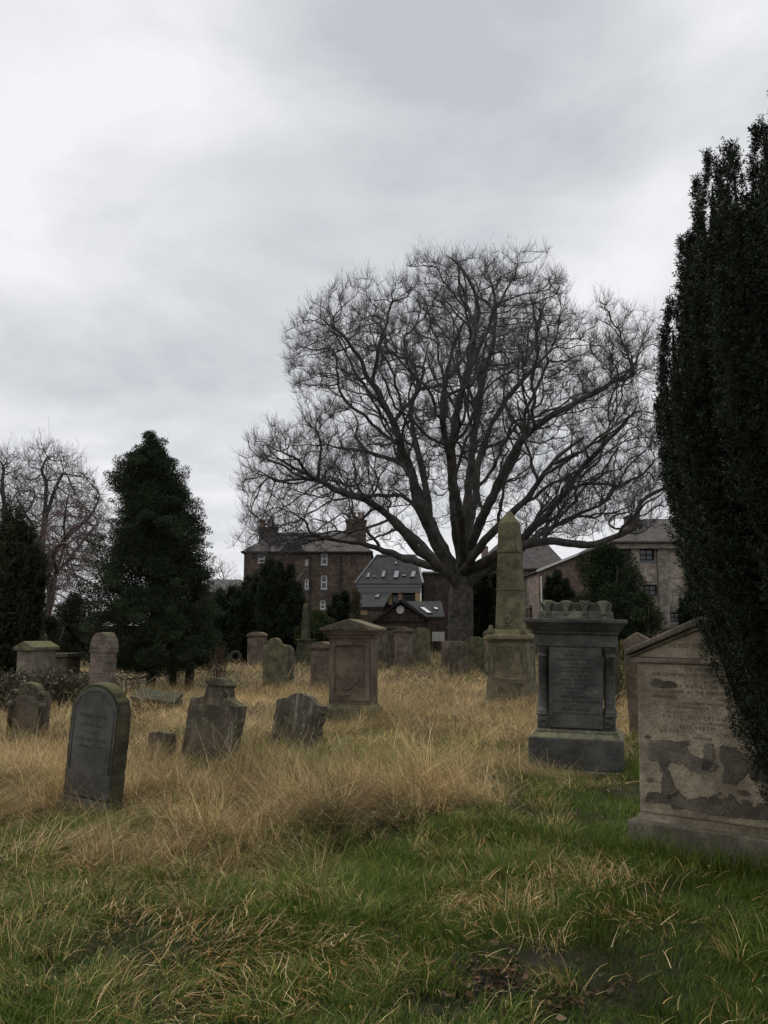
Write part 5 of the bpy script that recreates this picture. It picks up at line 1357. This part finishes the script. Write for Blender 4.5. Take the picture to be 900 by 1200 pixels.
bare_tree(4, 54, [(4, 775), (3, 700), (5, 640), (8, 600)], [[(5, 640), (-20, 600), (-40, 570)], [(7, 610), (3, 570), (5, 545)], [(6, 620), (20, 590, 2), (28, 565, 2)]],
          [(-70, 620), (-60, 560), (-30, 530), (0, 524), (22, 530), (34, 560), (30, 600), (10, 640), (-40, 650)], 3200, 4.5, .26, 'bare tree at the left edge rising behind the dark yew', 'bark', 'twig', .3, 0, 1.3, (.3, .8))
bare_tree(70, 44, [(52, 775), (56, 720), (66, 670), (76, 640)], [[(66, 670), (90, 630, 1), (106, 600, 2)], [(76, 640), (84, 605, -1), (98, 580, -2)], [(60, 700), (48, 660, 1), (40, 630, 2)], [(66, 675), (80, 650, -2), (112, 640, -3)]],
          [(22, 690), (32, 640), (50, 605), (80, 580), (112, 575), (130, 600), (134, 660), (126, 710), (90, 722), (50, 725)], 4200, 3.8, .19, 'bare tree with reddish drooping twigs between the yew and the dark conifer', 'bark_red', 'twig_red', .32, .35, .9, (.4, .95))
bare_tree(262, 150, [(262, 760), (262, 700), (262, 680)], [], [(240, 690), (243, 668), (255, 658), (266, 656), (278, 660), (284, 675), (284, 690)], 260, 4, .2, 'distant bare trees above the low house roof', 'twig', 'twig', .7, 0, .9, (.6, 1.4), 'far bare trees', .02, .016)
bare_tree(244, 120, [(244, 760), (244, 690), (244, 668)], [], [(236, 690), (236, 655), (243, 650), (252, 662), (256, 690)], 200, 2.5, .15, 'slim distant bare tree at the right edge of the dark conifer', 'twig', 'twig', .6, 0, .8, (.5, 1.1), 'far bare trees', .018, .015)

# ------------------------------------------------------------------ evergreens
def stems(name, lines, mat, parent):
    m = MB()
    for pts, rad in lines: m.tube(pts, rad, 8)
    return m.build(name, mat, parent, smooth=True)

def irish_yew(loc, spires, H, Rr, label, n_spr, spr_len, nd, nl, nw, col, group=None, name='yew_tree', flare_z=None, base_r=.25, core=4000, colr=.2, inner=None):
    """many upright shoots pressed together, flaring from a narrow foot.  spires: list of (radius, angle, top height)"""
    t = empty(name, loc, 0, (0, 0), label, 'tree', group)
    fz = flare_z or H * .5
    parts = []
    tops = np.array([s[2] for s in spires]); tot = tops.sum()
    lines = []
    for (rr, an, top) in spires:
        ca, sa = math.cos(an), math.sin(an)
        wob = RNG.uniform(0, 6.28)
        def axis(z):
            s = np.clip(z / fz, 0, 1); s = s * s * (3 - 2 * s) * .45 + np.sqrt(s) * .55
            r_ = base_r * min(1, rr / Rr + .2) + (rr - base_r * min(1, rr / Rr + .2)) * s
            return np.stack([r_ * ca + .04 * np.sin(z * 2.2 + wob), r_ * sa + .04 * np.cos(z * 1.9 + wob), z], -1)
        inn = inner and rr < .8
        n = int(n_spr * top / tot * ((.62 if inn else 1.2) if inner else 1))
        z = (top - (top - 2.7) * RNG.random(n)) if inn else .12 + (top - .14) * RNG.random(n) ** .9
        c = axis(z)
        sr = Rr * colr * np.clip((top - z) / ((.95 if inner else min(top * .28, .55))), 0.10, 1) ** .75 * ((.9 if inner else .75) + (.22 if inner else .35) * np.sin(z * 5 + wob) * np.sin(z * 11.3 + wob * 2))
        a = an + RNG.normal(0, 1.15, n) if inner and not inn else RNG.uniform(0, 2 * math.pi, n)
        rad = np.stack([np.cos(a), np.sin(a), np.zeros(n)], -1)
        k = RNG.uniform(.55, 1.0, n) if inner else RNG.random(n) ** .4
        bpos = c + rad * (sr * k)[:, None]
        ax = unit(rad * RNG.uniform(.25, .8, (n, 1)) + np.array([0, 0, 1.0]) + RNG.normal(0, .2, (n, 3)))
        tip = RNG.random(n) < .25
        ax[tip] = unit(ax[tip] + np.array([0, 0, .8]))
        L = spr_len * RNG.uniform(.6, 1.35, n)
        # needles along each sprig
        m = nd; s = (np.arange(m) + .5) / m
        bb = bpos[:, None] + ax[:, None] * (L[:, None] * s[None])[..., None]
        rnd = unit(RNG.normal(size=(n, m, 3))); perp = unit(np.cross(rnd, np.broadcast_to(ax[:, None], rnd.shape)))
        nax = unit(ax[:, None] * .75 + perp)
        tone = tint(n, col, .22 if inner else .35, .10)
        parts.append(leaf_arrays(bb.reshape(-1, 3), nax.reshape(-1, 3), nl * RNG.uniform(.7, 1.3, n * m), nw, np.repeat(tone, m, 0)))
        zz_ = np.linspace(-.15, top - .22, 7); lines.append(([tuple(p) for p in axis(np.maximum(zz_, .0)) + np.stack([zz_ * 0, zz_ * 0, np.minimum(zz_, 0)], -1)], list((inner or Rr * .085) * np.array([.5, .9, 1, 1, .95, .75, .06]))))
    # inner foliage
    n = core; k = RNG.integers(0, len(spires), n)
    sp = np.array(spires)[k]; z = .25 + (sp[:, 2] * .93 - .25) * RNG.random(n)
    s = np.clip(z / fz, 0, 1); s = s * s * (3 - 2 * s) * .45 + np.sqrt(s) * .55
    r_ = (base_r * .8 + (sp[:, 0] * .9 - base_r * .8) * s) * RNG.uniform(.88, 1.04, n)
    a = sp[:, 1] + RNG.normal(0, .10, n)
    parts.append(leaf_arrays(np.stack([r_ * np.cos(a), r_ * np.sin(a), z], -1), unit(rand_dir(n) + np.array([0, 0, .6])), nl * (4 if core < 50000 else 1.9), nl * (2.4 if core < 50000 else .75), tint(n, col, .3)))
    leaves('crown', parts, M['needle'], t)
    stems('trunk', lines, M['yew_inner'], t)
    return t

YEW = (0.028, 0.038, 0.020)
def near_yew():
    sp = []
    tab = [(0, 4.85), (.5, 4.72), (.72, 4.62), (.88, 4.55), (.98, 4.12), (1.1, 3.85), (1.2, 3.5), (1.34, 2.8)]
    for n, rr in ((42, 1.27), (36, 1.08), (30, .90), (24, .72), (14, .48), (5, .2)):
        off = RNG.uniform(0, 6)
        for i in range(n):
            r_ = rr + RNG.normal(0, .05); sp.append((r_, off + 2 * math.pi * i / n + RNG.normal(0, .05), float(lerp_pts(r_, tab) + RNG.normal(0, .22))))
    irish_yew((2.97, 5.25, 0), sp, 5, 1.28, 'towering dark green upright yew filling the right edge of the picture', 165000, .060, 11, .025, .0072, (0.022, 0.029, 0.017), None, flare_z=3.4, base_r=.34, core=90000, colr=.115, inner=.058)
near_yew()

def far_yew(px, pyt, Y, Rr, n, label, col=YEW, group='dark upright yews', spr=9000, seed=0, base_r=None):
    H = wz(pyt, Y); sp = []
    for i in range(n):
        rr = Rr * math.sqrt((i + .5) / n); an = i * 2.39996 + seed
        sp.append((rr, an, float(H * (1 - .28 * (rr / Rr) ** 1.6) + RNG.normal(0, H * .035))))
    sp[0] = (sp[0][0], sp[0][1], H)
    q = Y / 25
    irish_yew((wx(px, Y), Y, 0), sp, H, Rr, label, spr, .22 * q ** .5, 7, .075 * q ** .6, .030 * q ** .6, col, group, flare_z=H * .35, base_r=base_r or Rr * .62, core=6000)
far_yew(8, 598, 26, 1.05, 26, 'broad dark upright yew at the left edge of the graveyard', (0.034, 0.042, 0.020), spr=12000)
far_yew(268, 690, 46, 1.25, 12, 'short dark yew left in the row before the brown tenement', seed=1)
far_yew(293, 678, 47, 1.25, 12, 'second dark yew in the row before the brown tenement', seed=2)
far_yew(322, 657, 46, 1.35, 14, 'tallest dark yew in the row before the brown tenement', seed=3)
far_yew(340, 690, 45.5, .8, 10, 'narrow dark yew ending the row beside the round green bush', seed=4)
far_yew(403, 696, 60, 1.0, 9, 'dark upright bush against the brown tenement wall', seed=5)
far_yew(563, 672, 52, .75, 8, 'dark pointed yew just right of the big bare trunk', seed=6)
far_yew(579, 676, 53, .8, 8, 'dark pointed yew between the trunk and the mossy obelisk', seed=7)
far_yew(655, 672, 50, .9, 10, 'low dark yew peering over the top of the grey monument', seed=8)
far_yew(818, 686, 40, .7, 10, 'slim dark yew beside the beige block next to the tall yew', seed=9)

def clump_tree(loc, clumps, stem_lines, label, col, per, leaf, name, group=None, var=.35, cat='tree', hue=.12, mat='leaf'):
    """clumps: (x, y, z, radius) local; leaves gather towards the outside of every clump"""
    t = empty(name, loc, 0, (0, 0), label, cat, group)
    parts = []
    for (x, y, z, r, *rest) in clumps:
        n = int(per * (r ** 2) * 10 * 4); d = rand_dir(n); k = RNG.random(n) ** .45
        sq = np.array([1, 1, rest[0] if rest else .75])
        c = np.array([x, y, z]) + d * (r * k)[:, None] * sq
        ax = unit(d + rand_dir(n) * .8 + np.array([0, 0, .35]))
        tone = tint(n, col, var, hue) * RNG.uniform(.8, 1.25)
        parts.append(leaf_arrays(c, ax, leaf * RNG.uniform(.6, 1.4, n), leaf * .42, tone))
    leaves('crown', parts, M[mat], t)
    if stem_lines: stems('trunk', stem_lines, M['bark_dark'], t)
    return t

def conifer():
    Y = 24.5; loc = Vector((wx(184, Y), Y, 0)); cl = []; lines = []
    prof = [(500, 2, 3), (512, 9, 9), (525, 17, 16), (545, 30, 28), (556, 47, 36), (575, 42, 40), (600, 50, 44), (618, 50, 60), (640, 66, 58), (665, 72, 60), (690, 76, 68), (715, 82, 74), (740, 84, 70), (765, 68, 78), (785, 48, 76)]
    s = Y / F
    zs = []
    for k in range(620):
        f = RNG.random(); py = 506 + 277 * f ** .78
        l = np.interp(py, [p[0] for p in prof], [p[1] for p in prof]); rr = np.interp(py, [p[0] for p in prof], [p[2] for p in prof])
        a = RNG.uniform(0, 2 * math.pi)
        side = rr if math.cos(a) > 0 else l
        R_ = side * s * (RNG.random() ** .35)
        r = min(.20 + .24 * RNG.random(), side * s * .5 + .06)
        R_ = max(0, R_ - r * .7)
        p = P(float(np.interp(py, (500, 560, 630), (175, 178, 184))), py, Y)
        cl.append((p.x - loc.x + R_ * math.cos(a), R_ * math.sin(a) * .95, p.z, r * (0.8 + .4 * RNG.random()), .7))
    for k in range(120):
        py = 520 + 255 * RNG.random(); a = RNG.uniform(0, 2 * math.pi)
        l = np.interp(py, [p[0] for p in prof], [p[1] for p in prof]); rr = np.interp(py, [p[0] for p in prof], [p[2] for p in prof])
        side = (rr if math.cos(a) > 0 else l) * s * RNG.uniform(.92, 1.12)
        p = P(float(np.interp(py, (500, 560, 630), (175, 178, 184))), py, Y)
        for q in (1.0, .86): cl.append((p.x - loc.x + side * q * math.cos(a), side * q * math.sin(a), p.z + .06 * q, RNG.uniform(.10, .19) / q, .6))
    # ragged tips on the outline
    for (px, py, r) in ((176, 512, .12), (178, 518, .14), (190, 530, .14), (164, 534, .18), (136, 558, .3), (143, 553, .3), (152, 547, .28), (140, 568, .32), (150, 562, .3), (209, 545, .18), (214, 560, .2), (228, 592, .26), (232, 600, .22), (222, 588, .2), (240, 640, .2), (244, 655, .22), (110, 640, .3), (100, 690, .3), (262, 768, .28), (255, 760, .3), (110, 765, .3), (120, 772, .28), (240, 775, .25)):
        p = P(px, py, Y); cl.append((p.x - loc.x, RNG.normal(0, .3), p.z, r, .8))
    for k, (px, top, rad) in enumerate(((182, 515, .15), (206, 600, .11), (224, 690, .14))):
        b_ = wx(px, Y) - loc.x; p = P(px - (px - 184) * .5, top, Y)
        lines.append(([(b_, .1 * k - .2, -.2), (b_ + .03, .1 * k - .2, .7), (b_ * .8, .1 * k - .2, 2), (p.x - loc.x, 0, p.z)], [rad, rad * .85, rad * .6, .02]))
    for k in range(46):
        a = RNG.uniform(0, 6.28); z0 = RNG.uniform(.35, 4.4); L = 1.0 + .5 * RNG.random() - .12 * z0
        if z0 < 1.1 and k % 2 == 0: a = RNG.uniform(2.4, 3.9)
        q = [(0.05 * math.cos(a), 0.05 * math.sin(a), z0)] + [(L * f * math.cos(a), L * f * math.sin(a), z0 - .14 * f + .3 * f * f * RNG.random() + RNG.normal(0, .05)) for f in (.35, .7, 1.0)]
        lines.append((q, [.035, .028, .018, .008]))
    clump_tree(loc, cl, lines, 'dense dark green evergreen tree with ragged conical top and several stems', (0.030, 0.041, 0.020), 130, .055, 'evergreen_tree', None, .4)
conifer()

def bush(px, py, Y, rx, h, label, col, n=30, leaf=.1, per=60, name='bush', cat='bush', group='bushes and shrubs', var=.35, z0=0.0, mat='leaf', stemsn=5, hue=.12):
    cl = []
    for k in range(n):
        a = RNG.uniform(0, 6.28); f = RNG.random() ** .5; z = RNG.random()
        wid = rx * math.sqrt(max(0.05, 1 - (max(0, z - .35) / .65) ** 2)) if z > .35 else rx * (.8 + .2 * z / .35)
        r = rx * RNG.uniform(.22, .38)
        R_ = max(0, f * wid - r * .6)
        cl.append((R_ * math.cos(a), R_ * math.sin(a), z0 + z * max(.1, h - r * .8), r, .85))
    st = []
    for k in range(stemsn):
        a = RNG.uniform(0, 6.28); st.append(([(0.1 * math.cos(a), .1 * math.sin(a), -.15), (rx * .3 * math.cos(a), rx * .3 * math.sin(a), h * .4), (rx * .55 * math.cos(a), rx * .55 * math.sin(a), h * .8)], [min(.06, rx * .05), min(.045, rx * .035), .012]))
    return clump_tree((wx(px, Y), Y, 0), cl, st, label, col, per, leaf, name, group, var, cat, hue, mat)
bush(372, 0, 44, 1.35, wz(712, 44), 'round bright green bush behind the thin dark obelisk', (0.055, 0.075, 0.026), 34, .12, 70)
bush(712, 0, 40, 2.25, wz(636, 40), 'big round dark evergreen behind the grey monument', (0.034, 0.048, 0.022), 80, .12, 60, 'evergreen_tree', 'tree', None)
bush(752, 0, 38, 1.0, wz(692, 38), 'small dark evergreen at the right foot of the big round one', (0.035, 0.046, 0.022), 26, .12, 60, 'evergreen_bush')
bush(418, 0, 58, .75, wz(685, 58), 'ivy covered stump of a tree beside the slate house', (0.075, 0.07, 0.032), 30, .12, 60, 'ivy_column')
bush(88, 0, 40, 1.5, wz(694, 40), 'dark shrub filling the gap between the yew and the conifer', (0.03, 0.034, 0.018), 34, .12, 60)
bush(60, 0, 38, 1.1, wz(722, 38), 'low dark shrub behind the small gabled tomb', (0.028, 0.03, 0.016), 26, .12, 60)
bush(259, 0, 23.5, .42, wz(757, 23.5), 'rust brown low shrub at the right skirt of the dark conifer', (0.075, 0.042, 0.026), 26, .045, 130, hue=.2)
bush(475, 0, 50, 1.3, wz(735, 50), 'bare brown shrub in front of the red gable', (0.07, 0.05, 0.036), 26, .11, 50)
bush(437, 0, 46, .8, wz(742, 46), 'grey green shrub right behind the brown pediment tomb', (0.075, 0.07, 0.04), 22, .1, 50)
bush(724, 0, 18.5, .62, wz(752, 18.5), 'grassy mound of weeds beside the grey monument', (0.11, 0.095, 0.04), 22, .075, 80, var=.45)
bush(700, 0, 56, 2.0, wz(725, 56), 'dark shrub under the round evergreen by the far wall', (0.03, 0.036, 0.018), 26, .14, 50)
bush(600, 0, 55, 1.6, wz(722, 55), 'dark shrub in the shade behind the mossy obelisk', (0.035, 0.035, 0.02), 26, .14, 50)
bush(-10, 0, 36, 2.0, wz(720, 36), 'dark shrub at the far left behind the upright yew', (0.028, 0.03, 0.016), 26, .14, 50)

def brambles():
    Y = 17.0
    t = empty('bramble_thicket', (wx(48, Y), Y, 0), 0, (0, 0), 'tangled bramble thicket in front of the small gabled tomb', 'brambles')
    n = 230; a = RNG.uniform(0, 6.28, n); r = RNG.random(n) ** .6
    b = np.stack([r * 1.05 * np.cos(a), r * .7 * np.sin(a), np.zeros(n)], -1)
    s = np.linspace(0, 1, 8)[None]
    dr = np.stack([np.cos(a), np.sin(a)], -1) * RNG.uniform(.1, .7, (n, 1)); h = RNG.uniform(.5, 1.0, n)
    p = np.stack([b[:, 0:1] + dr[:, 0:1] * s ** 1.5, b[:, 1:2] + dr[:, 1:2] * s ** 1.5, h[:, None] * (1.7 * s - .95 * s ** 2)], -1) + RNG.normal(0, .02, (n, 8, 3))
    v, q = tubes_np(p, np.linspace(.010, .004, 8)[None] * np.ones((n, 1)), 4)
    np_mesh('stem', v, q, M['bark_dark'], t)
    m = 5200; i = RNG.integers(0, n, m); k = RNG.integers(2, 8, m)
    c = p[i, k] + RNG.normal(0, .06, (m, 3)); c[:, 2] = np.maximum(c[:, 2], .03)
    ax = unit(rand_dir(m) + np.array([0, 0, .2]))
    pal = np.array([(0.045, 0.05, 0.025), (0.06, 0.058, 0.03), (0.035, 0.04, 0.02), (0.10, 0.09, 0.055), (0.075, 0.06, 0.04)])
    leaves('leaves', [leaf_arrays(c, ax, RNG.uniform(.05, .12, m), .035, pick(pal, m))], M['leaf'], t)
brambles()
def ivy_on_ground():
    # fallen dead boughs under the conifer
    Y = 19.5; t = empty('dead_branches', (wx(140, Y), Y, 0), 0, (0, 0), 'dead bare branches arching low at the left foot of the dark conifer', 'branches')
    m = MB()
    for k in range(34):
        a = RNG.uniform(0, 6.28); L = RNG.uniform(.4, 1.1); h = RNG.uniform(.2, .75)
        x, y = RNG.normal(0, .35), RNG.normal(0, .3)
        m.tube([(x, y, -.02), (x + L * .3 * math.cos(a), y + L * .3 * math.sin(a), h * .8), (x + L * .7 * math.cos(a), y + L * .7 * math.sin(a), h), (x + L * math.cos(a), y + L * math.sin(a), h * .75)], [.014, .012, .009, .004], 5)
    m.build('bough', M['bark_dark'], t, smooth=True)
ivy_on_ground()
